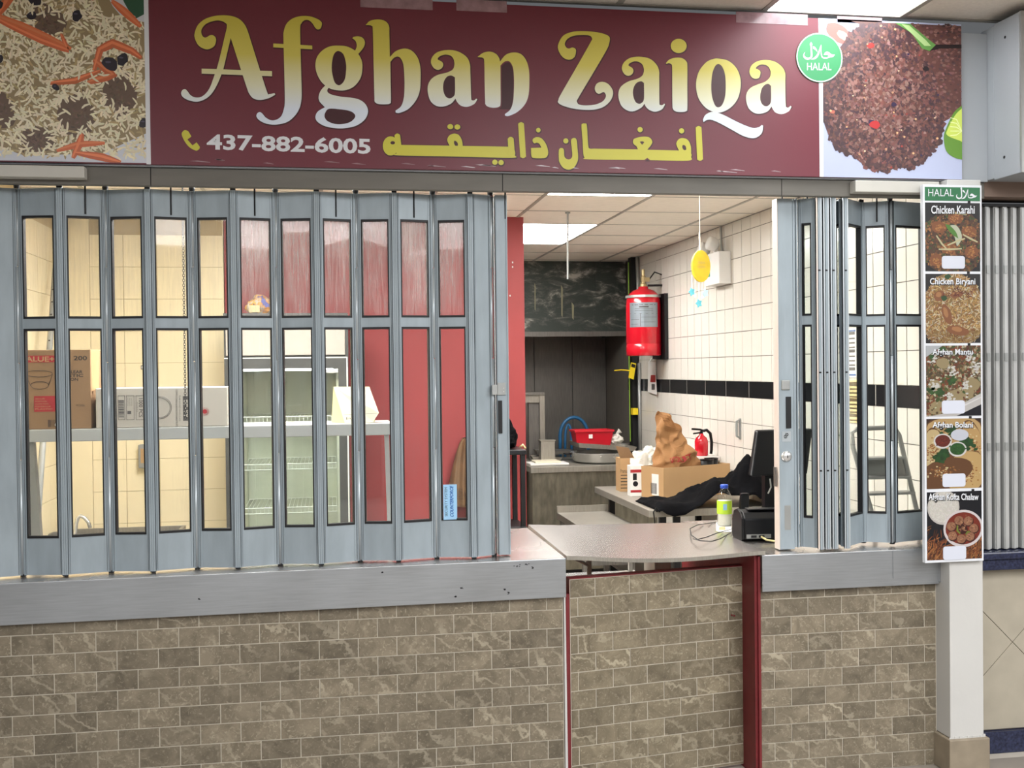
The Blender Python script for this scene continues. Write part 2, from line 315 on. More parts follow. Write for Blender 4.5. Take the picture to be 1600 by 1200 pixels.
def text_geo(body, bold=0.0):
    key = (body, bold)
    if key not in _TXT:
        cu = bpy.data.curves.new('t', 'FONT'); cu.body = body; cu.size = 1; cu.offset = bold; cu.resolution_u = 3
        ob = bpy.data.objects.new('t', cu); COL.objects.link(ob)
        me = bpy.data.meshes.new_from_object(ob.evaluated_get(bpy.context.evaluated_depsgraph_get()))
        vs = [(v.co.x, v.co.y) for v in me.vertices]; fs = [tuple(p.vertices) for p in me.polygons]
        bpy.data.objects.remove(ob); bpy.data.curves.remove(cu); bpy.data.meshes.remove(me)
        x0 = min(v[0] for v in vs); x1 = max(v[0] for v in vs); y0 = min(v[1] for v in vs); y1 = max(v[1] for v in vs)
        _TXT[key] = ([((x-x0)/(x1-x0), (y-y0)/(y1-y0)) for x, y in vs], fs)
    return _TXT[key]
def text_into(mb, body, o, ex, ey, bold=0.0, col=None):
    """text stretched over the parallelogram o + u*ex + v*ey"""
    vs, fs = text_geo(body, bold); o, ex, ey = Vector(o), Vector(ex), Vector(ey)
    return mb.add([o+ex*u+ey*v for u, v in vs], fs, col)
def text_px(mb, body, x0, y0, x1, y1, Y, bold=0.0, col=None, dy=0):
    """text between pixel box corners on the plane at depth Y; dy: drop of the right end"""
    o = at(x0, y1, Y); return text_into(mb, body, o, at(x1, y1+dy, Y)-o, at(x0, y0, Y)-o, bold, col)
class Print:
    """flat printed picture on a plane y = Y: layered coloured shapes"""
    def __init__(s, x0, x1, z0, z1, Y, bg): s.r = (x0, x1, z0, z1); s.Y = Y; s.m = MB(); s.k = 0; s.m.poly([(x0, Y, z0), (x1, Y, z0), (x1, Y, z1), (x0, Y, z1)], bg); s.lv(1)
    def lv(s, k): s.k = k
    def poly(s, pts, col):
        x0, x1, z0, z1 = s.r
        if all(p[0] <= x0 for p in pts) or all(p[0] >= x1 for p in pts) or all(p[1] <= z0 for p in pts) or all(p[1] >= z1 for p in pts): return
        y = s.Y-.00025*s.k-random.random()*.00012
        s.m.poly([(min(max(p[0], x0), x1), y, min(max(p[1], z0), z1)) for p in pts], col)
    def blob(s, cx, cz, rx, rz, col, n=14, jit=.12, a=0):
        ca, sa = math.cos(a), math.sin(a); pts = []
        for k in range(n):
            t = 2*math.pi*k/n; q = 1+random.uniform(-jit, jit); u, v = rx*q*math.cos(t), rz*q*math.sin(t); pts.append((cx+u*ca-v*sa, cz+u*sa+v*ca))
        s.poly(pts, col)
    def grain(s, cx, cz, l, w, a, col, bend=0):
        ca, sa = math.cos(a), math.sin(a); pts = []
        for u, v in ((-1, 0), (-.7, -.8), (0, -1), (.7, -.8), (1, 0), (.7, .8), (0, 1), (-.7, .8)):
            uu = u*l/2; vv = v*w/2+bend*(u*u)*l; pts.append((cx+uu*ca-vv*sa, cz+uu*sa+vv*ca))
        s.poly(pts, col)
    def strip(s, pts, w, col):
        L_, R_ = [], []
        for i, p in enumerate(pts):
            a, b = pts[max(0, i-1)], pts[min(len(pts)-1, i+1)]; dx, dz = b[0]-a[0], b[1]-a[1]; d = math.hypot(dx, dz) or 1
            ww = w/2*(.35+.65*math.sin(math.pi*(i+.5)/len(pts))); L_.append((p[0]-dz/d*ww, p[1]+dx/d*ww)); R_.append((p[0]+dz/d*ww, p[1]-dx/d*ww))
        for i in range(len(pts)-1): s.poly([R_[i], R_[i+1], L_[i+1], L_[i]], col)
def shade(c, f): return tuple(min(1, x*f) for x in c[:3])+(1,)
def jit(c, a=.18):
    f = 1+random.uniform(-a, a); return tuple(min(1, max(0, x*f*(1+random.uniform(-a/3, a/3)))) for x in c[:3])+(1,)
# ================================================================== STRUCTURE
def struct(o): o['kind'] = 'structure'; return o
TZ, TX = .075, .15
def brick_set(parent, x0, x1, z_top, z_bot, z_ref, x_ref, m, yf=0.0, M=None, pz=TZ, px_=TX, skip_above=None):
    """running-bond tiles as separate objects; joints of course 0 (just under z_ref) at x_ref + k*px_"""
    cache = {}
    def get(w, h):
        key = (round(w, 3), round(h, 3))
        if key not in cache:
            g = .0036; a = MB(); bw = .0008
            X0, X1, Z0, Z1 = g/2, w-g/2, g/2, h-g/2
            a.add([(X0, 0, Z0), (X1, 0, Z0), (X1, 0, Z1), (X0, 0, Z1), (X0+bw, -.003, Z0+bw), (X1-bw, -.003, Z0+bw), (X1-bw, -.003, Z1-bw), (X0+bw, -.003, Z1-bw)],
                  [(4, 5, 6, 7), (0, 1, 5, 4), (1, 2, 6, 5), (2, 3, 7, 6), (3, 0, 4, 7)])
            cache[key] = a.mesh('tile', m)
        return cache[key]
    k = -math.ceil((z_top-z_ref)/pz); n = 0
    while True:
        za, zb = min(z_top, z_ref-k*pz), max(z_bot, z_ref-(k+1)*pz)
        if za <= z_bot+.004: break
        off = x_ref+(px_/2 if k % 2 else 0); x = off-math.ceil((off-x0)/px_)*px_
        while x < x1-.004:
            a, b = max(x, x0), min(x+px_, x1)
            if b-a > .006:
                loc = Vector((a, yf, zb))
                o = piece('tile', get(b-a, za-zb), M @ loc if M is not None else loc, parent, M.to_euler()[2] if M is not None else 0); n += 1
            x += px_
        k += 1
    return n
# hall floor: slabs
fl = struct(bx(-3, 8, -9, .02, -.05, -.004).build('floor', 'floor_grout'))
_sl = bx(0, .597, 0, .597, 0, .006).mesh('tile', 'hall_floor_tile')
for i in range(8):
    for j in range(3): piece('tile', _sl, (.9+i*.6, -.6-j*.6+.02, -.006), fl)
bx(-3, .9, -9, .02, -.006, 0).build('paving', 'hall_floor_tile', fl); bx(5.7, 8, -9, .02, -.006, 0).build('paving', 'hall_floor_tile', fl); bx(.9, 5.7, -9, -1.78, -.006, 0).build('paving', 'hall_floor_tile', fl)
fs = struct(bx(-.6, 6, .02, 6.4, -.05, -.002).build('floor', 'shop_floor'))
# stone-tiled counter fronts
wl = struct(bx(-.75, 2.092, .006, .10, 0, .80).build('wall_front', 'grout'))
brick_set(wl, -.74, 2.09, .80, 0, .7407, 0, 'stone_tile', .006)
wr = struct(bx(2.912, 3.716, .006, .10, 0, .79).build('wall_front', 'grout'))
brick_set(wr, 2.912, 3.714, .79, 0, .7407, 2.9866-.15, 'stone_tile', .006)
# painted end panel of the right counter and door posts
struct(bx(2.900, 2.9115, .0, .95, .0, .93).build('trim_1', 'red_paint_dark'))
struct(bx(2.9115, 2.922, -.012, .02, .0, .925).build('trim_2', 'red_paint_dark'))
t = B(); t.hexa([(2.0935, -.004, 0), (2.104, -.004, 0), (2.104, .05, 0), (2.0935, .05, 0)], [(2.0935, -.004, .795), (2.100, -.004, .795), (2.100, .05, .795), (2.0935, .05, .795)])
struct(t.build('trim_3', 'white_paint'))
struct(bx(2.1045, 2.119, .012, .06, 0, .80).build('trim_4', 'red_paint_dark'))
# column
co = thing('column', 'white painted square column between the two stalls on a brown stone foot', 'column', (3.79, 0, 0))
bx(3.716, 3.868, -.10, .10, .145, 2.475).build('shaft', 'white_paint', co, .003)
b = bx(3.702, 3.885, -.118, .11, 0, .143); b.build('stone_foot', 'stone_base', co, .004)
b = B()
for k in range(14):
    x = 3.716+.152*k/13; z = .145+random.uniform(0, .012); b.box(x-.006, x+.006, -.1025, -.099, .14, z)
b.build('paint_edge', 'white_paint', co)
# header fascia behind the banner, beam, trim boxes
struct(bx(-.75, 3.935, -.045, .06, 2.478, 3.10).build('wall_header', 'header_paint'))
struct(bx(-.75, 3.93, -.03, .0, 2.408, 2.477).build('trim_5', 'beam_paint', None, .004))
struct(bx(-.75, .305, -.085, -.031, 2.425, 2.468).build('trim_6', 'box_trim_paint', None, .003))
struct(bx(3.317, 3.69, -.085, -.031, 2.420, 2.468).build('trim_7', 'box_trim_paint', None, .003))
struct(bx(-.75, 3.90, .050, .1, 2.468, 2.4775).build('trim_8', 'dark_slot'))
b = B()
for x in (.53, 1.86, 3.02): b.box(x-.0015, x+.0015, -.0306, -.029, 2.409, 2.477)
struct(b.build('trim_9', 'dark_slot'))
# hall ceiling
cz = 3.165
ch = struct(bx(-3, 8, -9, .0, cz+.02, cz+.06).build('ceiling', 'tbar_dark'))
_ct = bx(.012, .598, .012, 1.208, 0, .02).mesh('ceiling_tile', 'ceiling_panel_hall')
XL = [2.950+.61*k for k in range(-6, 5)]
for x in XL:
    for j, y in enumerate((-1.24, -2.46)):
        if abs(x-2.95) < .01 and j == 0: continue
        piece('ceiling_tile', _ct, (x, y, cz), ch)
b = B()
for x in XL: b.box(x-.012, x+.012, -2.46, -.02, cz-.004, cz+.004)
for y in (-.02, -1.24, -2.46): b.box(-.75, 5.5, y-.012, y+.012, cz-.005, cz+.003)
b.build('grid_bar', 'tbar', ch)
bx(-3, 8, -9, -2.47, cz, cz+.02).build('ceiling_field', 'ceiling_panel_hall', ch)
lt = thing('ceiling_light', 'lit fluorescent ceiling panel above the sign, next to the round green badge', 'ceiling light', (3.255, -.63, cz))
b = B(); b.box(2.962, 3.548, -1.228, -.03, cz+.001, cz+.006); b.build('diffuser', 'lamp_hall', lt)
b = B(); b.box(2.952, 2.962, -1.236, -.022, cz-.002, cz+.01); b.box(3.548, 3.558, -1.236, -.022, cz-.002, cz+.01); b.box(2.952, 3.558, -1.236, -1.228, cz-.002, cz+.01); b.box(2.952, 3.558, -.03, -.022, cz-.002, cz+.01); b.build('frame', 'white_paint', lt)
# ------------------------------------------------------------------ shop shell
HZ = 2.68
wb = struct(bx(-.5, .545, 2.612, 2.70, 0, HZ).build('wall_back', 'cream_grout'))
_cr = bx(.0015, .1925, -.006, 0, .0015, .1925).mesh('tile', 'cream_tile')
zr = at(200, 417, 2.6).z; xr = at(141, 500, 2.6).x
for i in range(-2, 5):
    for j in range(-9, 2):
        x = xr+.194*i; z = zr+.1935*j
        if x < -.40: continue
        if x+.19 > .55 or z+.19 > HZ: continue
        piece('tile', _cr, (x, 2.612, z), wb)
bx(xr+.194*4-.001, .545, 2.606, 2.612, .2, HZ).build('edge_strip', 'cream_tile', wb); bx(-.386, xr-.194*.0-.0015, 2.606, 2.612, .2, HZ).build('edge_strip', 'cream_tile', wb); bx(-.39, .545, 2.606, 2.612, zr+.1935*2-.001, HZ).build('edge_strip', 'cream_tile', wb); bx(-.39, .545, 2.606, 2.612, 0, zr-.1935*9).build('edge_strip', 'cream_tile', wb)
wlft = struct(bx(-.50, -.392, .11, 2.612, 0, HZ).build('wall_left', 'cream_grout'))
_cl = bx(0, .006, .0015, .1925, .0015, .1925).mesh('tile', 'cream_tile')
for i in range(7):
    for j in range(-9, 2):
        z = zr+.1935*j
        if z+.19 < HZ: piece('tile', _cl, (-.392, 2.605-.194*(i+1), z), wlft)
bx(-.392, -.386, .11, 2.605-.194*7, 0, HZ).build('tile_field', 'cream_tile', wlft)
wred = struct(bx(.55, 2.412, 2.607, 2.72, 0, HZ).build('wall_red', 'red_wall_paint'))
b = B()
for (x, y) in ((801, 410), (801, 417), (797, 462)):
    p = at(x, y, 2.605); b.box(p.x-.004, p.x+.004, 2.605, 2.607, p.z-.005, p.z+.005)
b.build('paint_chip', 'white_paint', wred)
# right-hand shop wall: white tiles with a black band
wrt = struct(bx(3.866, 3.96, .16, 6.3, 0, HZ).build('wall_right', 'wall_grout'))
ZL = [2.595, 2.43, 2.265, 2.10, 1.94, 1.775, 1.61]; ZB = [1.505, 1.335, 1.17, 1.005, .84, .675, .51]
rows = [(HZ, ZL[0])]+list(zip(ZL[:-1], ZL[1:]))+list(zip(ZB[:-1], ZB[1:]))
tc_, rest = {}, B(); n = 0
Ys = [.17+.16*k for k in range(0, 33)]
rows_parts = rows[:11]
for ri, (za, zb) in enumerate(rows):
    for ki, y in enumerate(Ys):
        if y+.16 > 5.3: continue
        key = (round(za-zb, 3))
        big = ri in range(11) and ki < 27
        if big:
            if key not in tc_: tc_[key] = bx(-.0045, 0, .0034, .1566, .0022, za-zb-.0022).mesh('tile', 'wall_tile_white')
            piece('tile', tc_[key], (3.866, y, zb), wrt); n += 1
        else: rest.box(3.8605, 3.866, y+.001, y+.159, zb+.001, za-.001)
o = rest.build('tile_field', 'wall_tile_white', wrt); o['kind'] = 'stuff'
_bl = bx(-.006, 0, .004, .414, .001, .104).mesh('tile', 'stripe_tile_black')
for k in range(-4, 8): piece('tile', _bl, (3.866, 2.056+.418*k-.012, 1.505), wrt)
for k in range(-4, 8): bx(3.861, 3.866, 2.056+.418*k-.0142, 2.056+.418*k-.0098, 1.506, 1.609).build('joint', 'wall_tile_white', wrt)
bx(3.8605, 3.866, .16, 5.3, 0, .508).build('tile_base', 'wall_tile_white', wrt)
# shop ceiling
CX = [2.99+.615*k for k in range(-6, 2)]; CY = [.541+.592*k for k in range(-1, 10)]
csh = struct(bx(-.5, 3.96, .06, 6.3, HZ+.02, HZ+.06).build('ceiling', 'tbar'))
_cc = {}
for i, x in enumerate(CX):
    for j, y in enumerate(CY[:-1]):
        xa, xb, ya, yb = x, min(x+.615, 3.866), max(y, .145), y+.592
        if xb-xa < .03 or yb > 6.2: continue
        if abs(x-2.375) < .01 and j in (1, 2, 5, 6): continue
        if abs(x-.53) < .01 and j in (0, 1): continue
        key = (round(xb-xa, 3), round(yb-ya, 3))
        if key not in _cc: _cc[key] = bx(.011, key[0]-.011, .006, key[1]-.006, 0, .02).mesh('ceiling_tile', 'ceiling_panel')
        piece('ceiling_tile', _cc[key], (xa, ya, HZ), csh)
b = B()
for x in CX: b.box(x-.011, x+.011, .145, 6.2, HZ-.003, HZ+.003)
for y in CY[1:]: b.box(-.5, 3.866, y-.006, y+.006, HZ-.002, HZ+.003)
b.build('grid_bar', 'tbar', csh)
for (x0, y0, lb) in ((2.375, CY[1], 'lit fluorescent panel just behind the header beam, front of the shop ceiling'), (2.375, CY[5], 'lit fluorescent panel above the kitchen, beside the red wall end'), (.53, .145, 'unseen lit panel above the boxes on the shelf, brightened for the booth')):
    LL = 1.184 if x0 > 1 else .988
    l = thing('ceiling_light', lb, 'ceiling light', (x0+.3, y0+.6, HZ), 'shop ceiling lights')
    bx(x0+.014, x0+.601, y0+.014, y0+LL-.014, HZ+.001, HZ+.006).build('diffuser', 'lamp_shop' if x0 > 1 else 'lamp_booth_unseen', l)  # booth panel is out of view, its glow raised to brighten the booth
    q = B(); q.box(x0, x0+.014, y0, y0+LL, HZ-.002, HZ+.012); q.box(x0+.601, x0+.615, y0, y0+LL, HZ-.002, HZ+.012); q.box(x0, x0+.615, y0, y0+.014, HZ-.002, HZ+.012); q.box(x0, x0+.615, y0+LL-.014, y0+LL, HZ-.002, HZ+.012); q.build('frame', 'white_paint', l)
# kitchen back: stainless panels
wk = struct(bx(1.9, 3.96, 6.2, 6.3, 0, HZ).build('wall_kitchen', 'soot'))
for i, (xa, xb) in enumerate(((1.9, 2.7), (2.705, 3.14), (3.145, 3.52), (3.525, 3.86))): bx(xa, xb, 6.188, 6.2, .6, 2.45).build('panel', 'steel_dark', wk, .002)
struct(bx(1.8, 1.9, 2.72, 6.3, 0, HZ).build('wall_kitchen', 'steel_dark'))
# neighbour stall beyond the column
nb = struct(bx(3.886, 6, .10, .2, 0, .81).build('wall_neighbour', 'joint_dark'))
zc, xc = .36, 4.165          # centre of a joint crossing
def diamond(cx, cz, h=.300):
    g = .002
    pts = [(cx-h+g, cz), (cx, cz-h+g), (cx+h-g, cz), (cx, cz+h-g)]
    def clip(p, f, inter):
        out = []
        for i in range(len(p)):
            a, c = p[i], p[(i+1) % len(p)]
            if f(a): out.append(a)
            if f(a) != f(c): out.append(inter(a, c))
        return out
    def cut(p, ax, lim, sgn):
        def f(q): return sgn*(q[ax]-lim) <= 0
        def it(a, c):
            t_ = (lim-a[ax])/(c[ax]-a[ax]); return (a[0]+(c[0]-a[0])*t_, a[1]+(c[1]-a[1])*t_)
        return clip(p, f, it) if p else p
    p = cut(pts, 0, 3.888, -1); p = cut(p, 0, 5.9, 1); p = cut(p, 1, .10, -1); p = cut(p, 1, .81, 1)
    return p
p0 = at(1582, 1003, .095); p1_ = at(1577, 1165, .095)
h_ = (p0.z-p1_.z)
for i in range(-1, 4):
    for j in range(-3, 4):
        if (i+j) % 2: continue
        pt = diamond(p0.x+i*h_, p0.z+(j+1)*h_, h_)
        if len(pt) > 2: B().prism([(x, .095, z) for x, z in pt], (0, .006, 0)).build('tile', 'beige_wall', nb)
struct(bx(3.886, 6, .075, .2, 0, .095).build('baseboard_neighbour', 'granite_blue'))
le = thing('granite_ledge', 'dark blue speckled granite counter ledge of the next stall, beyond the column', 'counter', (4.6, .1, .81))
bx(3.872, 6, .02, .5, .86, .895).build('top', 'granite_blue', le, .008); bx(3.872, 6, .035, .2, .812, .86).build('apron', 'granite_blue', le, .004)
struct(bx(3.87, 6, -.02, .14, 2.42, 2.50).build('trim_10', 'brown_beam'))
ns = thing('folded_shutter', 'grey folded shutter stack of the next stall standing on the blue ledge', 'shutter', (4.1, .1, .9))
for k in range(9):
    x = 3.99+.042*k; q = B()
    q.box(x, x+.018, .06+.004*(k % 2), .20, .9, 2.39); q.box(x+.02, x+.034, .075, .20, .9, 2.39); q.box(x+.003, x+.006, .055, .2, .9, 2.385); q.build('folded_leaf', 'neighbour_alu', ns)
    for z in (1.33, 1.72, 2.1): bx(x+.002, x+.016, .052, .06, z, z+.035).build('hinge', 'galv', ns)
bx(3.948, 3.985, .07, .12, .9, 2.39).build('jamb_channel', 'print_grey', ns); bx(3.886, 3.932, .1, .14, .9, 2.39).build('jamb_channel', 'dark_slot', ns)
bx(3.98, 4.45, .05, .21, 2.39, 2.402).build('track', 'black_metal', ns)
bx(3.99, 5.9, .3, .31, .9, 2.42).build('inner_leaf', 'neighbour_alu', ns)
# light box sign of the next stall
sb = thing('light_box_sign', 'grey metal sign box of the next stall at the top corner beside the banner', 'sign', (4.3, -.16, 2.48))
q = B(); q.hexa([(3.936, -.09, 2.484), (5.2, -.09, 2.484), (5.2, .0, 2.484), (3.936, .0, 2.484)], [(3.936, -.09, 3.12), (5.2, -.09, 3.12), (5.2, 0, 3.12), (3.936, 0, 3.12)])
q.box(3.936, 5.2, -.262, -.09, 2.478, 3.125); q.build('case', 'header_paint', sb, .002)
q = B(); q.box(3.936, 3.956, -.275, -.262, 2.478, 3.125); q.box(3.956, 5.2, -.275, -.262, 2.478, 2.495); q.box(3.956, 5.2, -.275, -.262, 3.11, 3.125); q.build('frame', 'galv', sb)
pr = Print(3.956, 5.2, 2.495, 3.11, -.264, S(52, 50, 48)); pr.poly([(3.956, 2.95), (5.2, 2.95), (5.2, 3.11), (3.956, 3.11)], S(226, 70, 62))
for k in range(60): pr.grain(3.956+random.random()*.4, 2.5+random.random()*.42, .12, .003, random.uniform(.3, .8), jit(S(120, 116, 110), .4))
pr.lv(2); pr.strip([(4.03+.07*math.cos(R(a)), 2.68+.1*math.sin(R(a))) for a in range(90, 280, 12)], .012, S(235, 235, 235))
pr.m.build('face_print', 'photo_print', sb)
q = B()
for (y, z) in ((-.17, 3.05), (-.16, 2.56)): q.lathe([(.006, 0), (.006, .002)], (3.9345, y, z), 10, Matrix.Rotation(R(90), 4, 'Y'))
q.build('hole', 'dark_slot', sb)
# ================================================================== COUNTERS, FLAP, GATE
ct = thing('steel_counter', 'long stainless steel counter under the closed shutter and above the stone tiles', 'counter', (.7, .3, .8))
b = B(); b.hexa([(-.75, -.03, .785), (2.098, -.03, .796), (2.098, -.022, .796), (-.75, -.022, .785)], [(-.75, -.03, .940), (2.098, -.03, .952), (2.098, -.022, .952), (-.75, -.022, .940)]); b.build('fascia', 'steel_fascia', ct, .002)
b = B(); b.hexa([(-.75, -.028, .936), (2.099, -.028, .948), (2.099, .105, .948), (-.75, .105, .936)], [(-.75, -.028, .941), (2.099, -.028, .953), (2.099, .105, .953), (-.75, .105, .941)]); b.hexa([(-.38, .105, .9376), (2.099, .105, .948), (2.099, .82, .948), (-.38, .82, .9376)], [(-.38, .105, .9426), (2.099, .105, .953), (2.099, .82, .953), (-.38, .82, .9426)]); b.build('top', 'steel_top', ct)
b = B()
for (x, y, w, h) in ((808, 884, 10, 4), (824, 882, 8, 2), (832, 887, 2, 3), (723, 919, 6, 3), (711, 932, 3, 3), (790, 921, 6, 2), (794, 927, 3, 4), (597, 894, 2, 2), (311, 936, 2, 3)):
    p = at(x, y, -.031); u = .0024
    for k in range(5): a = random.uniform(-.5, .5)*w*u; c = random.uniform(-.5, .5)*h*u; b.box(p.x+a-.003, p.x+a+.003, -.0306, -.0295, p.z+c-.0012, p.z+c+.0012)
b.build('scuff', 'print_black', ct)
cr = thing('steel_counter', 'short stainless steel counter under the folded shutter, beside the menu board', 'counter', (3.3, .3, .78))
bx(2.9225, 3.712, -.03, -.022, .780, .931).build('fascia', 'steel_fascia', cr, .002)
bx(2.9225, 3.8595, -.028, 1.0, .924, .932).build('top', 'steel_top', cr, .001)
bx(3.50, 3.712, -.0325, -.0302, .812, .928).build('patch_plate', 'steel_fascia', cr); bx(3.705, 3.7145, -.034, .0, .79, .93).build('end_cap', 'steel_fascia', cr)
p = at(1193, 915, -.031); cyl((p.x, -.029, p.z), .004, .003, 10).build('screw', 'galv', cr)
# lifting flap: a slightly sagging sheet of steel across the gate opening
fp = thing('counter_flap', 'sagging stainless steel lift-up flap bridging the gap above the tiled gate', 'counter flap', (2.5, .4, .95))
def flap(u, v, dz=0):
    x = 2.100+.835*u; y = -.034+.86*v
    z = .962-.020*math.sin(math.pi*min(1, u*1.02))**1.3*(1-v)**1.5-.012*u+dz+.006*max(0, 1-u*5)*v
    return (x, y, z)
b = B(); b.grid(lambda u, v: flap(u, v), 28, 12); o = b.build('sheet', 'flap_steel', fp, 0, True)
b = B(); b.grid(lambda u, v: (flap(u, 0)[0], -.0345, flap(u, 0)[2]-.016*v), 28, 1); b.grid(lambda u, v: (2.100, flap(0, u)[1], flap(0, u)[2]-.014*v), 12, 1); b.grid(lambda u, v: flap(1-u, v, -.016), 28, 12); b.grid(lambda u, v: (2.935, flap(1, u)[1], flap(1, u)[2]-.016*v), 12, 1); b.grid(lambda u, v: (flap(u, 1)[0], .826, flap(u, 1)[2]-.016*v), 28, 1)
b.build('folded_edge', 'steel_dull', fp)
# tiled gate, standing ajar
GA = R(9.0); GM = Matrix.Translation((2.122, .012, 0)) @ Matrix.Rotation(GA, 4, 'Z')
gt = thing('tiled_gate', 'low stone-tiled swing gate standing slightly ajar in its dark red frame', 'gate', (2.122, .012, 0))
b = B(); b.box(0, .802, .006, .048, .012, .858, GM); b.build('core', 'red_paint_dark', gt); b = B(); b.box(.001, .801, .0053, .0059, .012, .857, GM); b.build('grout_bed', 'grout', gt)
brick_set(gt, .002, .800, .857, .012, .857, .112-.1527, 'stone_tile_gate', .0055, GM, .0757, .1527)
b = B(); b.box(0, .802, .004, .05, .8575, .862, GM); b.build('capping', 'red_paint_dark', gt)
b = B()
for (x, y) in ((1145, 955.5), (1149, 957)):
    s = .735 if x == 1145 else .746; b.lathe([(.004, 0), (.004, .003)], GM @ Vector((s, -.0012, .655 if x == 1145 else .651)), 8, Matrix.Rotation(R(90), 4, 'X'))
b.build('screw', 'red_paint_dark', gt)
# store rack under the flap
rk = thing('under_counter_rack', 'pale metal rack seen through the slot between flap and gate', 'rack', (2.35, .75, 0))
for (x, y) in ((2.16, .45), (2.30, .45), (2.16, .85), (2.60, .85)): bx(x, x+.018, y, y+.018, 0, .92).build('leg', 'white_paint', rk)
b = B(); b.tube([(2.17, .455, .90), (2.305, .455, .83)], .008, 6); b.build('brace', 'white_paint', rk); bx(2.14, 2.64, .45, .9, .70, .715).build('rack_shelf', 'steel_bright', rk)
bx(2.18, 2.62, .48, .86, .10, .115).build('rack_shelf', 'steel_dark', rk)
bn = thing('storage_bin', 'white plastic bin with holes on the rack under the flap', 'bin', (2.78, .8, 0))
b = B(); b.box(2.66, 2.74, .62, .80, .60, .88); b.build('body', 'paper_white', bn, .004)
b = B()
for k in range(6): b.box(2.662+.013*k, 2.669+.013*k, .618, .622, .845, .862)
b.build('slot', 'dark_slot', bn)
bx(2.655, 2.745, .615, .805, 0, .599).build('crate', 'steel_dark', bn)
# ================================================================== SHUTTERS
ZT = 2.409
def zc(px_, y, Y=.08): return at(px_, y, Y).z
G1T, G1B, G2T = zc(330, 341), zc(330, 497), zc(330, 513)
def panel(sh, P0, P1, zb, zt, g2b, glass_mats, tube0, plain=False, stile=.0225, dy=0, alu='shutter_alu'):
    P0, P1 = Vector((P0[0], P0[1], 0)), Vector((P1[0], P1[1], 0)); d = P1-P0; W = d.length; a = math.atan2(d.y, d.x)
    M = Matrix.Translation(P0) @ Matrix.Rotation(a, 4, 'Z')
    t = .010; f = B(); s = stile
    if plain: f.box(.004, W-.004, -t, t, zb, zt, M)
    else:
        f.box(.004, s, -t, t, zb, zt, M); f.box(W-s, W-.004, -t, t, zb, zt, M)
        f.box(s, W-s, -t+.002, t-.002, G1T, zt, M); f.box(s, W-s, -t+.001, t-.001, G2T, G1B, M); f.box(s, W-s, -t+.002, t-.002, zb, g2b, M)
    # raised ribs on each stile
    for u in (.0105, W-.0130): f.box(u, u+.0025, -t-.004, -t, zb, zt, M)
    pn = f.build('shutter_leaf', alu, sh)
    g_ = B()
    for u in (.0088, .0148, W-.0160, W-.0100): g_.box(u, u+.0009, -t-.0008, -t+.002, zb+.004, zt-.004, M)
    g_.build('groove', 'dark_slot', pn)
    if plain: return pn
    k = B(); e = .0075
    for (za, zb_) in ((G1T, G1B), (G2T, g2b)):
        k.box(s-.001, W-s+.001, -t-.001, t, za-e, za+.001, M); k.box(s-.001, W-s+.001, -t-.001, t, zb_-.001, zb_+e, M)
        k.box(s-.001, s+e*.55, -t-.001, t, zb_+e, za-e, M); k.box(W-s-e*.55, W-s+.001, -t-.001, t, zb_+e, za-e, M)
    k.build('gasket', 'gasket', pn)
    for i, (za, zb_) in enumerate(((G1T, G1B), (G2T, g2b))):
        b = B(); b.box(s+.001, W-s-.001, -.002, .002, zb_+.001, za-.001, M); b.build('glass_pane', glass_mats[i], pn)
    return pn
def hinge_tube(sh, P, zb, zt, r=.0068, m='shutter_alu_light', brk=(.30, .55, .80), seal=True):
    zs = [zb]+[zb+(zt-zb)*q for q in brk]+[zt]; hp = None
    for i in range(len(zs)-1):
        b = B(); off = .0015 if i % 2 else -.0015
        b.lathe([(r, 0), (r, zs[i+1]-zs[i]-.003)], (P[0]+off, P[1]-.006, zs[i]), 10); o = b.build('hinge_barrel', m, sh, 0, True)
    if seal: b = B(); b.box(P[0]-.0098, P[0]-.0084, P[1]-.013, P[1]+.006, zb, zt); b.box(P[0]+.0084, P[0]+.0098, P[1]-.013, P[1]+.006, zb, zt); b.build('seal', 'dark_slot', sh)
    b = B(); b.lathe([(.011, 0), (.011, .010)], (P[0], P[1]-.002, zb-.006), 10); b.build('pivot', 'black_metal', sh); b = B(); b.lathe([(.010, 0), (.012, .012), (.006, .02)], (P[0], P[1]-.002, zt), 10); b.build('pivot', 'black_metal', sh)
def hinge_lines(sh, P, zb, zt):
    b = B()
    for dx in (-.0105, -.0033, .0039): b.box(P[0]+dx, P[0]+dx+.0064, P[1]-.0165, P[1]+.008, zb, zt)
    b.build('hinge_strip', 'shutter_alu', sh)
    b = B(); b.box(P[0]-.010, P[0]+.010, P[1]-.013, P[1]-.008, zb-.005, zt+.012); b.build('seal', 'dark_slot', sh)
    b = B(); b.lathe([(.009, 0), (.009, .010)], (P[0], P[1]-.004, zb-.006), 8); b.build('pivot', 'black_metal', sh); b = B(); b.lathe([(.011, 0), (.009, .010), (.005, .014)], (P[0], P[1]-.004, zt), 8); b.build('pivot', 'black_metal', sh)
sh = thing('folding_shutter', 'blue-grey folding shutter with tall glass panes, closed across the boxes and fridge', 'shutter', (.9, .08, .955))
PX = [-358, -294, -229, -165, -100, -36, 30, 97, 168, 234, 303, 367, 433, 497, 558, 618, 678, 736]
kind = ['T' if i % 2 == 0 else 'L' for i in range(len(PX))]
PTS = [(at(x, 505, .058 if k == 'L' else .090).x, .058 if k == 'L' else .090) for x, k in zip(PX, kind)]
zbot = lambda X: .9485+.0042*(X+.75)/1.0*.95
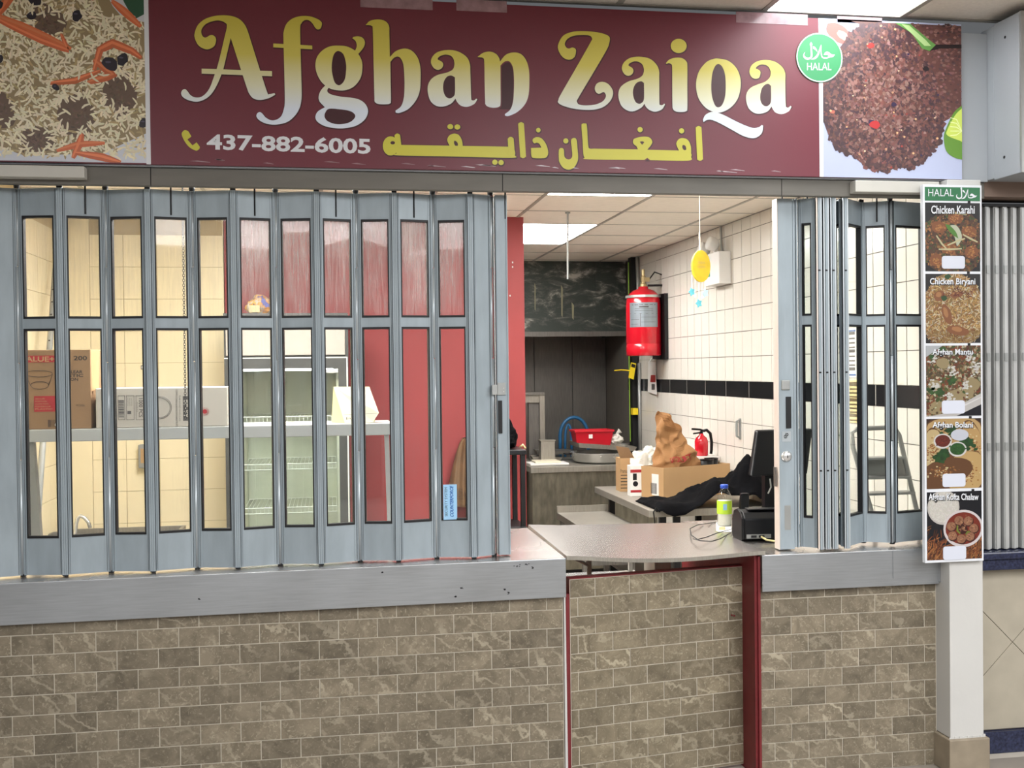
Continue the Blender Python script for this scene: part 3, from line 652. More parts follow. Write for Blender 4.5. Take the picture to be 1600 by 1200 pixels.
for i in range(len(PTS)-1):
    xm = (PTS[i][0]+PTS[i+1][0])/2; zb = zbot(xm)
    g2b = at(330, 832, .08).z+.0015*(i-4)
    heavy = i >= 11
    panel(sh, PTS[i], PTS[i+1], zb, ZT, g2b, ('pane_dirty' if heavy else 'pane_clear', 'pane_clear'), kind[i] == 'T', plain=(i in (0, 1, 2, 3, 5)))
for i, P in enumerate(PTS):
    (hinge_tube if kind[i] == 'T' else hinge_lines)(sh, P, zbot(P[0]), ZT)
PE = (at(768, 505, .090).x, .090)
panel(sh, PTS[-1], PE, zbot(1.8), ZT, 0, None, False, plain=True); hinge_tube(sh, PE, zbot(1.8), ZT)
ex0, ex1 = at(775, 505, .07).x, at(794, 505, .07).x
b = B(); b.box(ex0, ex1, .066, .115, zbot(1.9), ZT); ep = b.build('end_post', 'shutter_alu', sh, .002)
b = B(); b.box(ex0+.003, ex0+.005, .063, .066, zbot(1.9), ZT); b.box(ex1-.006, ex1-.004, .063, .066, zbot(1.9), ZT); b.build('rib', 'shutter_alu', ep)
p0, p1 = at(778, 626, .064), at(785, 677, .064); bx(p0.x, p1.x, .060, .0665, p1.z, p0.z).build('pull_slot', 'gasket', ep)
p0, p1 = at(777, 598, .064), at(790, 617, .064); b = bx(p0.x, p1.x, .058, .0665, p1.z, p0.z); b.build('latch_plate', 'galv', ep, .001)
p0, p1 = at(768, 601, .06), at(777, 617, .06); b = bx(p0.x, p1.x, .050, .062, p1.z, p0.z); b.build('latch_staple', 'galv', ep, .002)
b = B(); p = at(787, 608, .058); b.lathe([(.0025, 0), (.0025, .002)], (p.x, .058, p.z+.004), 8, Matrix.Rotation(R(90), 4, 'X')); b.lathe([(.0025, 0), (.0025, .002)], (p.x, .058, p.z-.010), 8, Matrix.Rotation(R(90), 4, 'X')); b.build('screw', 'white_paint', ep)
# hanger rods of the leaves
for x in (-40, 133, 267, 398, 525, 647, 790):
    X = at(x, 330, .06).x; b = B(); b.tube([(X, .066, 2.468), (X, .066, ZT-.095)], .0035, 6); b.build('hanger_rod', 'black_metal', sh)
# security label on the last pane
p0, p1 = at(692, 757, .07), at(714, 811, .07)
sl = thing('security_sticker', 'pale blue security system sticker at the foot of a red-backed pane', 'sticker', (p0.x, .062, p1.z))
b = bx(p0.x, p1.x, .0615, .0625, p1.z, p0.z); b.build('sheet', 'label_blue', sl)
W_, H_ = p1.x-p0.x, p0.z-p1.z
b = B(); text_into(b, 'SECURITY SYSTEM', (p0.x+W_*.30, .0610, p1.z+H_*.10), (0, 0, H_*.82), (-W_*.20, 0, 0)); b.build('print', 'print_black', sl)
b = B(); text_into(b, 'COUNTERFORCE', (p0.x+W_*.74, .0610, p1.z+H_*.06), (0, 0, H_*.88), (-W_*.26, 0, H_*.03), .03); b.build('print', 'blue_ink', sl)
# ---- right-hand shutter, mostly folded
s2 = thing('folding_shutter', 'blue-grey folding shutter pushed back into a tight stack beside the menu board', 'shutter', (3.3, .08, .935))
zb2 = .946
def at_x(px_, Y): return at(px_, 600, Y).x
yn, yf_ = .012, .150
zz = [(1248, .070), (1278, yn), (1285.0, yf_), (1289, yn), (1292, yf_), (1300, yn), (1303, yf_), (1319, yn), (1346, .125), (1392, .070), (1446, .120)]
Q = [(at_x(x, y), y) for x, y in zz]
for i in range(len(Q)-1):
    panel(s2, Q[i], Q[i+1], zb2, ZT, at(1300, 805, .08).z, ('pane_tint', 'pane_tint') if i < 7 else ('pane_plain', 'pane_plain'), False, stile=.022)
for i, P in enumerate(Q):
    if zz[i][1] < .03:
        for j_, (u0, u1, m_) in enumerate(((-.0125, -.0065, 'alu_lit_side' if i == 1 else 'shutter_alu_light'), (-.0045, .0035, 'shutter_alu'), (.0055, .0125, 'shutter_alu_light'))): bx(P[0]+u0, P[0]+u1, P[1]-.022-.002*(j_ == 1), P[1]-.011, zb2-.004, ZT+.002).build('hinge_strip', m_, s2)  # leftmost strip carries the cream light as colour
        bx(P[0]-.0125, P[0]+.0125, P[1]-.0185, P[1]-.011, zb2, ZT).build('seal', 'dark_slot', s2)
        for q_ in (.22, .5, .79): bx(P[0]-.005, P[0]+.004, P[1]-.0255, P[1]-.022, zb2+(ZT-zb2)*q_, zb2+(ZT-zb2)*q_+.006).build('hinge_pin', 'black_metal', s2)
    elif i in (8, 9): (hinge_tube if i == 9 else hinge_lines)(s2, P, zb2, ZT)
e0, e1 = at_x(1217, .05), at_x(1240, .05)
b = bx(e0, e1, .048, .10, zb2-.008, ZT); ep = b.build('end_post', 'shutter_alu', s2, .002)
bx(e0-.0035, e0-.0002, .050, .098, zb2-.008, ZT).build('edge_strip', 'alu_lit_side', ep)  # light on the side of the post, painted as a cream strip
bx(e1+.002, e1+.012, .052, .09, zb2, ZT).build('rib', 'shutter_alu', ep); bx(e1+.014, e1+.02, .046, .09, zb2, ZT).build('rib', 'shutter_alu', ep)
p0, p1 = at(1228, 620, .046), at(1236, 669, .046); bx(p0.x, p1.x, .043, .0485, p1.z, p0.z).build('pull_slot', 'gasket', ep)
p0, p1 = at(1221, 594, .046), at(1234, 609, .046); bx(p0.x, p1.x, .040, .0485, p1.z, p0.z).build('latch_plate', 'galv', ep, .003)
p = at(1229, 713, .046); b = B(); b.lathe([(.024, 0), (.023, .006), (.017, .012), (.016, .013)], (p.x, .048, p.z), 24, Matrix.Rotation(R(90), 4, 'X')); b.build('lock_cylinder', 'steel_bright', ep, 0, True)
b = bx(p.x-.0015, p.x+.0015, .0335, .036, p.z-.007, p.z+.005); b.build('keyhole', 'dark_slot', ep)
p0, p1 = at(1222, 674, .046), at(1236, 690, .046); b = bx(p0.x, p1.x, .0465, .0485, p1.z, p0.z); pl = b.build('maker_plate', 'shutter_alu_light', ep)
b = B(); text_into(b, 'dP', (p0.x+.008, .046, p1.z+.014), (.020, 0, 0), (0, 0, .022), .02); b.build('print', 'print_black', ep)
p0, p1 = at(1226, 790, .046), at(1236, 828, .046); bx(p0.x, p1.x, .0474, .0485, p1.z, p0.z).build('worn_patch', 'galv', ep)
p0, p1 = at(1213, 730, .06), at(1217, 760, .06); bx(p0.x-.002, p0.x+.001, .062, .085, p1.z, p0.z).build('strike', 'steel_dark', ep)
for x in (1223, 1262, 1371):
    X = at(x, 330, .06).x; b = B(); b.tube([(X, .066, 2.468), (X, .066, ZT-.09)], .0035, 6); b.build('hanger_rod', 'black_metal', s2)
# ================================================================== BANNER
YB = -.060
bn_ = thing('banner', 'wide maroon shop banner reading Afghan Zaiqa between two food photographs', 'banner', (1.7, YB, 2.48))
ZB0, ZB1 = 2.483, 3.131
def wave(x, z):
    return .0045*math.sin(x*3.1+z*2.2)*max(0, (z-2.9)/.23)*(1 if x > 1 else .4)
b = B(); b.box(-.60, 3.807, YB, -.0455, ZB0, ZB1); b.build('vinyl_sheet', 'maroon_vinyl', bn_, .001)
XA, XB_ = .520, 3.188
bx(.520, .536, YB-.0010, YB, ZB0, ZB1).build('white_border', 'print_white', bn_); bx(3.172, 3.189, YB-.0010, YB, ZB0, ZB1).build('white_border', 'print_white', bn_)
def zone(o, s): return lambda pts: [(o[0]+p[0]/s, o[1]+p[1]/s)+tuple(p[2:]) for p in pts]
def letter(groups, o, s, m='letter_gradient', name='letter', shadow=True, dY=.0012):
    b = B(); sd = B()
    for gi_, g in enumerate(groups):
        loops = [catmull(zone(o, s)(lp)) for lp in g]
        vs, fs = outline_mesh(loops, lambda x, y: at(x, y, YB-dY-.00012*gi_)); b.add(vs, fs)
        if shadow:
            # printed dark edge: the same outline grown and shifted a little
            gl = []
            lp = loops[0]; n = len(lp); ar = sum(lp[i].x*lp[(i+1) % n].y-lp[(i+1) % n].x*lp[i].y for i in range(n)); sg = 1 if ar > 0 else -1
            out = []
            for i in range(n):
                d = (lp[(i+1) % n]-lp[i-1]); d = d.normalized() if d.length > 1e-6 else Vector((1, 0)); out.append(lp[i]+Vector((d.y, -d.x))*sg*1.3+Vector((.5, .9)))
            vs, fs = outline_mesh([out], lambda x, y: at(x, y, YB-dY+.0006-.00003*gi_)); sd.add(vs, fs)
    o_ = b.build(name, m, bn_)
    if shadow: sd.build('printed_shadow', 'print_shadow', o_)
    return o_
C = 1
def ell(cx, cy, rx, ry, n=14): return [(cx+rx*math.cos(2*math.pi*k/n), cy+ry*math.sin(2*math.pi*k/n)) for k in range(n)]
def stroke(x0, y0, x1, y1, w):
    d = Vector((x1-x0, y1-y0)); l = d.normalized(); n = Vector((-l.y, l.x))*w/2; out = []
    for k in range(7): a = math.pi*k/6; q = Vector((x1, y1))+n*math.cos(a)+l*math.sin(a)*w/2; out.append((q.x, q.y))
    for k in range(7): a = math.pi*k/6; q = Vector((x0, y0))-n*math.cos(a)-l*math.sin(a)*w/2; out.append((q.x, q.y))
    return out
LA = [[[(405,325),(385,375),(320,403),(245,370),(207,300),(205,250),(235,175),(300,120),(390,90),(480,83),(560,92),(625,120),(670,165),(700,225),(740,350),(820,605),(885,805),(905,822),(955,812,C),(960,828,C),(900,860),(820,877),(755,862),(715,815),(690,750),(615,520),(543,295,C),(510,435),(473,590),(455,640),(420,725),(370,810),(310,865),(230,893),(150,880),(95,850),(78,815),(90,785),(115,775),(138,795),(165,830),(205,852),(260,850),(310,815),(350,755),(385,660),(410,590),(440,480),(480,310),(507,185),(485,150),(440,133),(380,137),(310,165),(270,215),(270,260),(290,288),(315,290),(345,272),(375,270),(400,290)]],
      [[(270,583,C),(930,607,C),(930,655,C),(270,630,C)]]]
Lf = [[[(678,165),(665,205),(640,217),(615,200),(590,160),(555,130),(515,130),(485,160),(474,215),(480,500),(488,780),(485,880),(465,960),(420,1030),(350,1085),(250,1108),(160,1100),(95,1070),(65,1035),(70,1005),(95,990),(120,1005),(150,1040),(200,1067),(250,1062),(295,1030),(320,965),(330,880),(325,600),(317,300),(320,235),(345,165),(400,115),(475,92),(560,92),(630,115),(668,140)]],
      [[(222,347,C),(588,367,C),(588,402,C),(222,384,C)]]]
Lg = [[[(830,367),(920,378),(1000,425),(1048,500),(1057,580),(1040,670),(985,745),(910,783),(830,787),(750,768),(680,715),(635,640),(617,560),(630,480),(680,415),(750,376)],[(835,418),(880,450),(903,530),(905,600),(890,690),(845,738),(800,715),(775,630),(770,560),(780,480),(800,435)]],
      [[(980,432,C),(1003,380),(1000,340),(985,315),(963,300,C),(975,286),(1020,280),(1060,295),(1080,330),(1075,370),(1050,410),(1010,455,C)]],
      [[(715,735,C),(670,785),(648,840),(655,890),(705,945,C),(640,985),(617,1035),(635,1080),(700,1120),(790,1140),(890,1142),(1000,1118),(1080,1060),(1110,990),(1095,930),(1050,885),(980,860),(850,845),(765,825),(730,800),(735,770),(760,762,C)],[(745,960),(710,995),(703,1035),(730,1075),(800,1102),(880,1102),(950,1080),(990,1035),(975,1000),(930,978),(850,965)]]]
Lh = [[[(68,175,C),(110,135),(190,122),(255,140),(287,185),(290,260),(295,475,C),(350,420),(430,395),(500,415),(555,480),(580,570),(583,680),(575,790),(540,880),(470,960),(390,997),(350,997,C),(347,978,C),(400,935),(425,860),(432,760),(430,640),(420,540),(395,485),(365,470),(330,485),(300,520,C),(302,700),(305,880),(295,910),(255,918),(190,915),(155,895),(150,840),(142,520),(135,220),(125,185),(100,175)]]]
La = [[[(795,550),(780,580),(745,595),(705,575),(680,525),(695,470),(750,425),(850,408),(940,425),(1015,475),(1045,540),(1050,620),(1057,850),(1065,878),(1085,880),(1105,864,C),(1115,872,C),(1085,915),(1020,942),(960,930),(925,895),(910,865,C),(870,910),(800,938),(730,932),(675,885),(650,800),(655,730),(690,675),(750,640),(830,620),(885,590),(900,540),(890,490),(860,460),(810,452),(760,470),(743,495),(765,508),(788,525)],[(870,648),(905,665,C),(905,810),(885,850),(850,862),(815,840),(795,780),(800,710),(830,660)]]]
Ln = [[[(95,475,C),(150,435),(215,424),(270,445),(300,485),(307,518,C),(360,455),(430,432),(500,445),(550,500),(578,590),(583,700),(575,830),(540,920),(470,990),(390,1027),(355,1025,C),(353,1010,C),(405,965),(430,890),(438,780),(438,660),(428,570),(400,520),(370,512),(340,525),(312,555,C),(313,740),(313,905),(300,940),(250,950),(200,942),(172,920),(168,880),(163,700),(160,520),(150,485),(120,477)]]]
LZ = [[[(240,300),(225,355),(175,380),(115,355),(75,290),(75,230),(120,155),(200,120),(300,112),(420,120),(510,140),(555,170),(550,230),(520,300),(400,505),(260,740),(250,775),(270,800),(330,808),(420,800),(490,770),(520,725),(510,690),(490,685),(455,700),(425,680),(417,640),(440,600),(490,587),(545,610),(585,670),(580,730),(545,785),(480,830),(380,850),(240,842),(130,815),(75,785),(75,755),(100,700),(250,440),(380,210),(390,180),(370,155),(310,148),(220,155),(160,185),(135,230),(150,265),(175,275),(205,265),(232,275)]]]
La2 = [[[(778,490),(760,520),(725,530),(690,510),(670,460),(690,405),(750,362),(840,352),(930,370),(990,420),(1018,480),(1020,560),(1022,780),(1030,803),(1050,805),(1068,790,C),(1075,800,C),(1045,845),(985,867),(930,852),(895,820),(883,792,C),(850,830),(780,863),(720,855),(665,810),(638,730),(645,660),(680,615),(740,580),(810,560),(860,530),(877,480),(865,430),(835,403),(790,395),(745,412),(732,432),(750,445),(772,462)],[(850,582),(877,598,C),(877,745),(855,785),(825,792),(795,770),(775,710),(778,650),(805,600)]]]
Li = [[ell(203,145,83,74,18)],[[(68,325,C),(110,285),(180,267),(245,275),(285,310),(293,360),(293,580),(293,790),(280,825),(230,834),(175,828),(145,805),(138,760),(136,560),(135,370),(125,335),(95,325),(80,333,C)]]]
Lq = [[[(620,277),(720,300),(800,370),(843,470),(847,580),(815,700),(740,790),(640,838),(560,830),(480,785),(415,700),(387,600),(388,500),(420,400),(490,315),(560,282)],[(615,333),(655,360),(685,440),(693,560),(685,680),(655,760),(615,785),(580,760),(550,670),(542,560),(552,440),(580,360)]],
      [[(455,915,C),(480,865),(540,833),(600,838),(680,868),(800,930),(900,975),(980,1000),(1040,990),(1070,967,C),(1083,978,C),(1070,1050),(1020,1095),(960,1105),(870,1080),(760,1020),(620,945),(540,915),(490,920),(462,940,C)]]]
La3 = [[[(1055,430),(1040,475),(1000,487),(960,465),(940,410),(965,345),(1030,303),(1120,292),(1210,312),(1280,365),(1312,430),(1313,520),(1317,750),(1328,785),(1350,785),(1368,768,C),(1378,778,C),(1350,825),(1280,855),(1215,840),(1185,805),(1170,775,C),(1130,825),(1060,850),(990,842),(930,790),(905,700),(915,630),(955,580),(1030,545),(1100,520),(1150,475),(1162,420),(1145,370),(1110,343),(1060,338),(1020,358),(1007,380),(1030,390),(1050,405)],[(1135,540),(1165,560,C),(1165,715),(1140,765),(1100,772),(1065,740),(1052,680),(1065,600),(1095,555)]]]
for g, o, s in ((LA, (270, 10), 6), (Lf, (390, 10), 6), (Lg, (390, 10), 6), (Lh, (560, 10), 6), (La, (560, 10), 6), (Ln, (730, 10), 6), (LZ, (860, 30), 6), (La2, (860, 30), 6), (Li, (1030, 50), 6.668), (Lq, (1030, 50), 6.668), (La3, (1030, 50), 6.668)): letter(g, o, s)
s_ = 6.154
A1 = [[[(185,285,C),(700,293),(1255,303),(1300,310),(1320,345),(1320,385),(1290,410),(800,398),(205,387),(183,365),(180,350)]], [ell(125,295,75,92), ell(145,265,22,16,8)], [stroke(190,203,206,330,54)],
      [[(735,177),(690,195),(670,240),(695,300,C),(820,305,C),(810,240),(780,190)],[(740,245),(765,260),(772,290),(750,295),(735,270)]],
      [ell(699,110,28,25,10)], [ell(767,113,28,25,10)], [ell(1128,452,26,25,10)], [ell(1187,455,26,25,10)], [stroke(1280,237,1290,380,58)], [stroke(1380,95,1398,385,56)],
      [ell(1545,143,22,22,10)], [[(1490,245),(1500,222),(1535,210),(1580,225),(1620,280),(1640,350),(1630,395),(1600,412),(1510,412),(1480,395),(1475,315,C),(1575,312,C),(1555,275),(1530,265),(1505,270)]]]
A2 = [[ell(210,247,25,25,10)], [[(142,345),(150,322),(170,315),(190,330),(195,390),(210,415),(240,425),(265,410),(272,380),(266,310),(260,245),(275,222),(300,220),(315,245),(322,320),(328,400),(320,450),(285,505),(235,523),(185,505),(150,455),(142,410)]],
      [[(360,105),(370,82),(395,80),(412,100),(425,290),(440,320),(480,322,C),(905,328),(1000,332),(1300,340),(1380,345),(1415,370),(1415,400),(1385,437),(1020,432,C),(993,410,C),(965,430,C),(430,425),(390,405),(378,370),(370,240)]],
      [[(855,255),(870,225),(940,207),(1010,212),(1040,250),(1030,285),(990,335,C),(905,335,C),(890,300),(865,280)],[(920,255,C),(945,250,C),(965,258,C),(943,285,C)]], [ell(924,138,25,25,10)],
      [[(1300,345,C),(1275,290),(1275,260),(1300,228),(1340,220),(1385,240),(1412,300),(1415,385,C),(1300,385,C)],[(1335,287),(1360,295),(1367,330),(1345,335),(1330,310)]], [ell(1323,150,25,25,10)], [stroke(1487,132,1500,410,56)]]
letter(A1, (590, 180), s_, 'arabic_yellow', 'script_lettering', True); letter(A2, (850, 180), s_, 'arabic_yellow', 'script_lettering', True)
# telephone number and handset mark
b = B(); text_px(b, '437-882-6005', 323, 209, 579, 234, YB-.0012, .028, None, 7); b.build('phone_number', 'print_white', bn_)
ph = [[[(711,518),(722,508),(735,512,C),(748,533,C),(732,545,C),(752,568,C),(768,556,C),(780,574),(776,584),(764,588),(740,575),(722,553),(711,530)]]]
letter(ph, (0, 0), 2.5, 'arabic_yellow', 'handset_mark', False)
# halal badge
hz = at(1279.8, 90.4, YB); rx_ = at(1279.8+36, 90.4, YB).x-hz.x; rz_ = hz.z-at(1279.8, 90.4+39, YB).z; rr_ = (rx_+rz_)/2
def disc(m, r0, r1, y, n=48):
    b = B()
    for k in range(n):
        a, c = 2*math.pi*k/n, 2*math.pi*(k+1)/n
        if r0: b.poly([(hz.x+r0*math.cos(a), y, hz.z+r0*math.sin(a)), (hz.x+r1*math.cos(a), y, hz.z+r1*math.sin(a)), (hz.x+r1*math.cos(c), y, hz.z+r1*math.sin(c)), (hz.x+r0*math.cos(c), y, hz.z+r0*math.sin(c))])
        else: b.poly([(hz.x, y, hz.z), (hz.x+r1*math.cos(a), y, hz.z+r1*math.sin(a)), (hz.x+r1*math.cos(c), y, hz.z+r1*math.sin(c))])
    return b
bd = disc('', 0, rr_, YB-.0040).build('halal_badge', 'halal_green', bn_)
disc('', rr_*.945, rr_*.985, YB-.0046).build('badge_ring', 'print_white', bd)
HAR = [[[(362,345,C),(387,305,C),(412,345,C),(405,400),(412,560),(395,610),(340,640),(285,632),(245,590),(243,540),(278,490,C),(262,550),(290,590),(340,600),(375,580),(382,540),(375,400)]],
       [[(420,385,C),(460,400),(495,450),(512,510,C),(495,480),(450,445),(425,430)]],
       [[(565,370,C),(560,440),(540,530),(500,600),(440,635),(380,635,C),(440,600),(490,550),(530,470)]],
       [[(575,350,C),(585,400),(580,470),(600,570),(620,590),(690,590),(720,570,C),(690,550),(625,550,C),(650,505),(690,488),(730,505),(775,540),(835,543,C),(800,585),(740,600),(680,618),(620,615),(585,590),(570,520),(562,440)]]]
def halal_script(mapf):
    b = B()
    for g in HAR:
        vs, fs = outline_mesh([catmull(l) for l in g], mapf); b.add(vs, fs)
    return b
halal_script(lambda x, y: at(1235+x/12, 40+y/12, YB-.0046)).build('badge_script', 'print_white', bd)
b = B(); text_px(b, 'HALAL', 1261, 98, 1299, 109.5, YB-.0046, .0, None, 0); b.build('badge_text', 'print_white', bd)
# ---- food photographs
RICE, MEAT, CARROT, RAISIN = S(230, 220, 190), S(104, 84, 70), S(204, 104, 62), S(34, 28, 40)
def rice_photo(x0, x1, z0, z1):
    p = Print(x0, x1, z0, z1, YB-.0012, S(150, 132, 98)); w, h = x1-x0, z1-z0
    p.lv(1)
    p.poly([(x0, z0), (x1, z0), (x1, z0+.17*h), (x0+.86*w, z0+.05*h), (x0+.62*w, z0+.03*h), (x0+.5*w, z0+.10*h), (x0, z0+.10*h)], S(206, 210, 220)); p.blob(x1-.02, z1-.03, .11, .10, S(206, 208, 214)); p.blob(x1-.01, z1-.02, .075, .085, S(40, 84, 60))
    def PP(u, v): return (x0+u*w, z1-v*h)           # u, v in 0..1 from the top left corner
    p.lv(2)
    for (u, v, a_, b_) in ((.53, .72, .075, .075), (.78, .73, .07, .085), (.92, .60, .065, .10), (.70, .22, .06, .075), (.20, .70, .07, .08), (.66, .88, .06, .05), (.34, .36, .05, .05), (.03, .55, .08, .1), (.1, .1, .07, .08)):
        c = PP(u, v); p.blob(c[0], c[1], a_, b_, MEAT, 18, .12)
        for k in range(70): p.lv(2.4); p.grain(c[0]+random.gauss(0, a_*.4), c[1]+random.gauss(0, b_*.4), .016, .006, random.random()*3.1, jit(MEAT, .35))
        p.lv(2)
    meats = [PP(u, v)+(r,) for u, v, r in ((.53, .72, .064), (.78, .73, .060), (.92, .60, .058), (.70, .22, .045), (.20, .70, .058), (.66, .88, .04))]
    for lay, nn in ((3, 2600), (4, 1900)):
        p.lv(lay)
        for k in range(nn):
            u, v = random.random(), random.random()
            if v > .90 and (u < .5 or v > .97): continue
            c = PP(u, v)
            if u > .86 and v < .16: continue
            if any(math.hypot(c[0]-m_[0], c[1]-m_[1]) < m_[2] for m_ in meats) and random.random() < .98: continue
            p.grain(c[0], c[1], random.uniform(.022, .040), random.uniform(.006, .0085), random.random()*3.14, jit(RICE if random.random() < .86 else S(176, 156, 112), .12), random.uniform(-.15, .15))
    p.lv(5.5)
    strips = [[(.45, .10), (.52, .18), (.62, .24), (.70, .30), (.77, .36)], [(.47, .14), (.58, .24), (.68, .32), (.76, .37), (.74, .28)], [(.62, .02), (.58, .09), (.55, .18)], [(.84, .48), (.86, .36), (.90, .32), (.96, .36), (.99, .40)], [(.82, .55), (.90, .50), (.84, .42)], [(.50, .40), (.46, .52), (.41, .62), (.39, .85)], [(.72, .94), (.79, .90), (.87, .89)], [(.77, .98), (.79, .90), (.80, .84)], [(.78, .95), (.86, .97), (.92, 1.0)], [(.74, .02), (.84, .06), (.90, .02)], [(.90, .08), (.94, .14), (.99, .22)], [(.70, .56), (.78, .54), (.86, .48)], [(.40, .35), (.44, .30), (.50, .26)], [(.05, .3), (.15, .35), (.24, .3)], [(.1, .6), (.2, .55), (.3, .6)], [(.5, 0), (.56, .06), (.66, .08)]]
    for st in strips:
        pts = [PP(u, v) for u, v in st]; q = []
        for i in range(len(pts)-1):
            for k in range(4): t_ = k/4; q.append((pts[i][0]*(1-t_)+pts[i+1][0]*t_, pts[i][1]*(1-t_)+pts[i+1][1]*t_))
        q.append(pts[-1]); w_ = random.uniform(.022, .034); p.strip(q, w_, jit(CARROT, .15)); p.lv(5.9); p.strip([(a-.002, c+.003) for a, c in q], w_*.35, jit(S(226, 130, 84), .1)); p.lv(5.5)
    p.lv(6.5)
    for (u, v, r) in ((.42, .165, .024), (.545, .13, .022), (.66, .09, .026), (.65, .18, .018), (.79, .17, .022), (.89, .44, .030), (.93, .41, .024), (.55, .43, .016), (.50, .88, .026), (.995, .77, .02), (.72, .58, .014), (.2, .2, .02), (.28, .5, .022)):
        c = PP(u, v); p.blob(c[0], c[1], r, r*.78, RAISIN, 12, .12, random.random()*3); p.lv(6.9); p.blob(c[0]-r*.2, c[1]+r*.25, r*.35, r*.15, S(78, 72, 92), 8); p.lv(6.5)
    p.lv(7.5)
    for k in range(60):
        c = PP(random.random(), .06+random.random()*.8); p.grain(c[0], c[1], random.uniform(.035, .05), .008, random.random()*3.14, jit(S(228, 220, 190), .06), random.uniform(-.2, .2))
    return p
rice_photo(-.60, .520, ZB0+.004, ZB1).m.build('rice_photo', 'photo_print', bn_)
def kebab_photo(x0, x1, z0, z1):
    p = Print(x0, x1, z0, z1, YB-.0012, S(178, 186, 214)); w, h = x1-x0, z1-z0
    def PP(px_, py_): c = at(px_, py_, YB); return (c.x, c.z)
    p.lv(1)
    p.poly([PP(1330, 33), PP(1502, 41), PP(1502, 175), PP(1475, 190), PP(1455, 120), PP(1400, 60)], S(96, 62, 58))
    c = PP(1310, 52); p.blob(c[0], c[1], .060, .036, S(226, 96, 88), 20, .04, -.5); p.lv(1.5); p.blob(c[0]+.02, c[1]-.01, .03, .016, S(240, 158, 140), 14, .1, -.6)
    p.lv(2)
    body = [(1345,40),(1380,38),(1412,45),(1432,62),(1440,85),(1455,110),(1466,145),(1474,180),(1470,215),(1450,245),(1425,262),(1400,262),(1385,268),(1355,262),(1335,245),(1310,235),(1296,215),(1284,180),(1282,150),(1290,115),(1310,85),(1322,60)]
    pts = [PP(q.x, q.y) for q in catmull(body, 5)]; p.poly(pts, S(92, 60, 56))
    from mathutils.geometry import intersect_point_tri_2d
    bb = catmull(body, 3)
    def inside(x, y):
        c_ = False; n = len(bb)
        for i in range(n):
            a, d = bb[i], bb[(i+1) % n]
            if (a.y > y) != (d.y > y) and x < (d.x-a.x)*(y-a.y)/(d.y-a.y)+a.x: c_ = not c_
        return c_
    pal = [S(78, 54, 56), S(118, 82, 78), S(132, 96, 90), S(106, 70, 65), S(72, 51, 57), S(146, 112, 104), S(118, 74, 68)]
    for lay, nn, sz in ((3, 1500, 7), (4, 2200, 4.5), (5, 1300, 3)):
        p.lv(lay)
        for k in range(nn):
            x, y = random.uniform(1282, 1476), random.uniform(38, 268)
            if not inside(x, y): continue
            c = PP(x, y); edge = math.hypot((x-1380)/95, (y-155)/112)
            # the browned crust is paler in the middle of the patty
            col = random.choice(pal[1:4]+pal[5:]) if random.random() > edge*.9 else random.choice((pal[0], pal[4], pal[3]))
            q = sz*.0024*random.uniform(.5, 1.2); p.blob(c[0], c[1], q, q*.7, jit(col, .2), 7, .3, random.random()*3)
    p.lv(3)
    for k in range(500):
        x, y = random.uniform(1425, 1502), random.uniform(38, 185); c = PP(x, y)
        if inside(x, y) or x-1425 < (y-38)*.25: continue
        q = .0024*4*random.uniform(.4, 1); p.blob(c[0], c[1], q, q*.7, jit(random.choice(pal[:4]), .25), 7, .3)
    p.lv(6)
    for k in range(70):
        x, y = random.uniform(1284, 1500), random.uniform(40, 265)
        if not inside(x, y): continue
        c = PP(x, y); col = random.choice((S(228, 176, 130), S(236, 206, 170), S(150, 66, 60), S(56, 44, 72), S(186, 140, 110))); q = .0024*random.uniform(1.2, 2.6); p.blob(c[0], c[1], q, q*.8, col, 8, .15)
    for (x, y, a_, b_, col) in ((1366, 195, .022, .016, S(178, 50, 52)), (1361, 191, .012, .010, S(60, 40, 70)), (1396, 163, .012, .010, S(52, 40, 66)), (1300, 175, .012, .008, S(176, 100, 84)), (1446, 108, .016, .010, S(34, 26, 30)), (1360, 72, .018, .012, S(150, 44, 40))):
        c = PP(x, y); p.blob(c[0], c[1], a_, b_, col, 10, .2)
    p.lv(6.5)
    p.poly([PP(*q) for q in ((1398, 36), (1422, 38), (1448, 60), (1466, 74), (1452, 80), (1440, 76), (1424, 52))], S(92, 140, 70)); p.lv(7); p.poly([PP(*q) for q in ((1408, 38), (1420, 40), (1446, 63), (1454, 72), (1444, 72))], S(166, 196, 132)); p.poly([PP(*q) for q in ((1462, 70), (1502, 70), (1502, 76), (1470, 76), (1452, 80))], S(36, 26, 28))
    p.lv(6.6); p.poly([PP(q.x, q.y) for q in catmull([(1504, 164, C), (1490, 176), (1478, 200), (1474, 215), (1478, 236), (1490, 246), (1504, 250, C)])], S(96, 140, 50)); p.lv(7.2)
    p.poly([PP(q.x, q.y) for q in catmull([(1504, 168, C), (1492, 180), (1480, 202), (1480, 212), (1504, 222, C)])], S(196, 214, 96)); p.lv(7.6)
    for k in range(5): p.strip([PP(1504, 205), PP(1494, 205-k*6+6), PP(1484, 212-k*7)], .004, S(226, 236, 170))
    return p
kebab_photo(3.189, 3.807, ZB0, ZB1).m.build('kebab_photo', 'photo_print', bn_)
for (x0, y0, x1, y1) in ((563, 2, 676, 16), (713, 8, 792, 20), (1150, 30, 1262, 40), (1308, 29, 1378, 38)):
    a, c = at(x0, y0, YB), at(x1, y1, YB); bx(a.x, c.x, YB-.0012, YB-.0002, min(c.z, ZB1-.005), ZB1+.012).build('clear_tape', 'tape_clear', bn_)
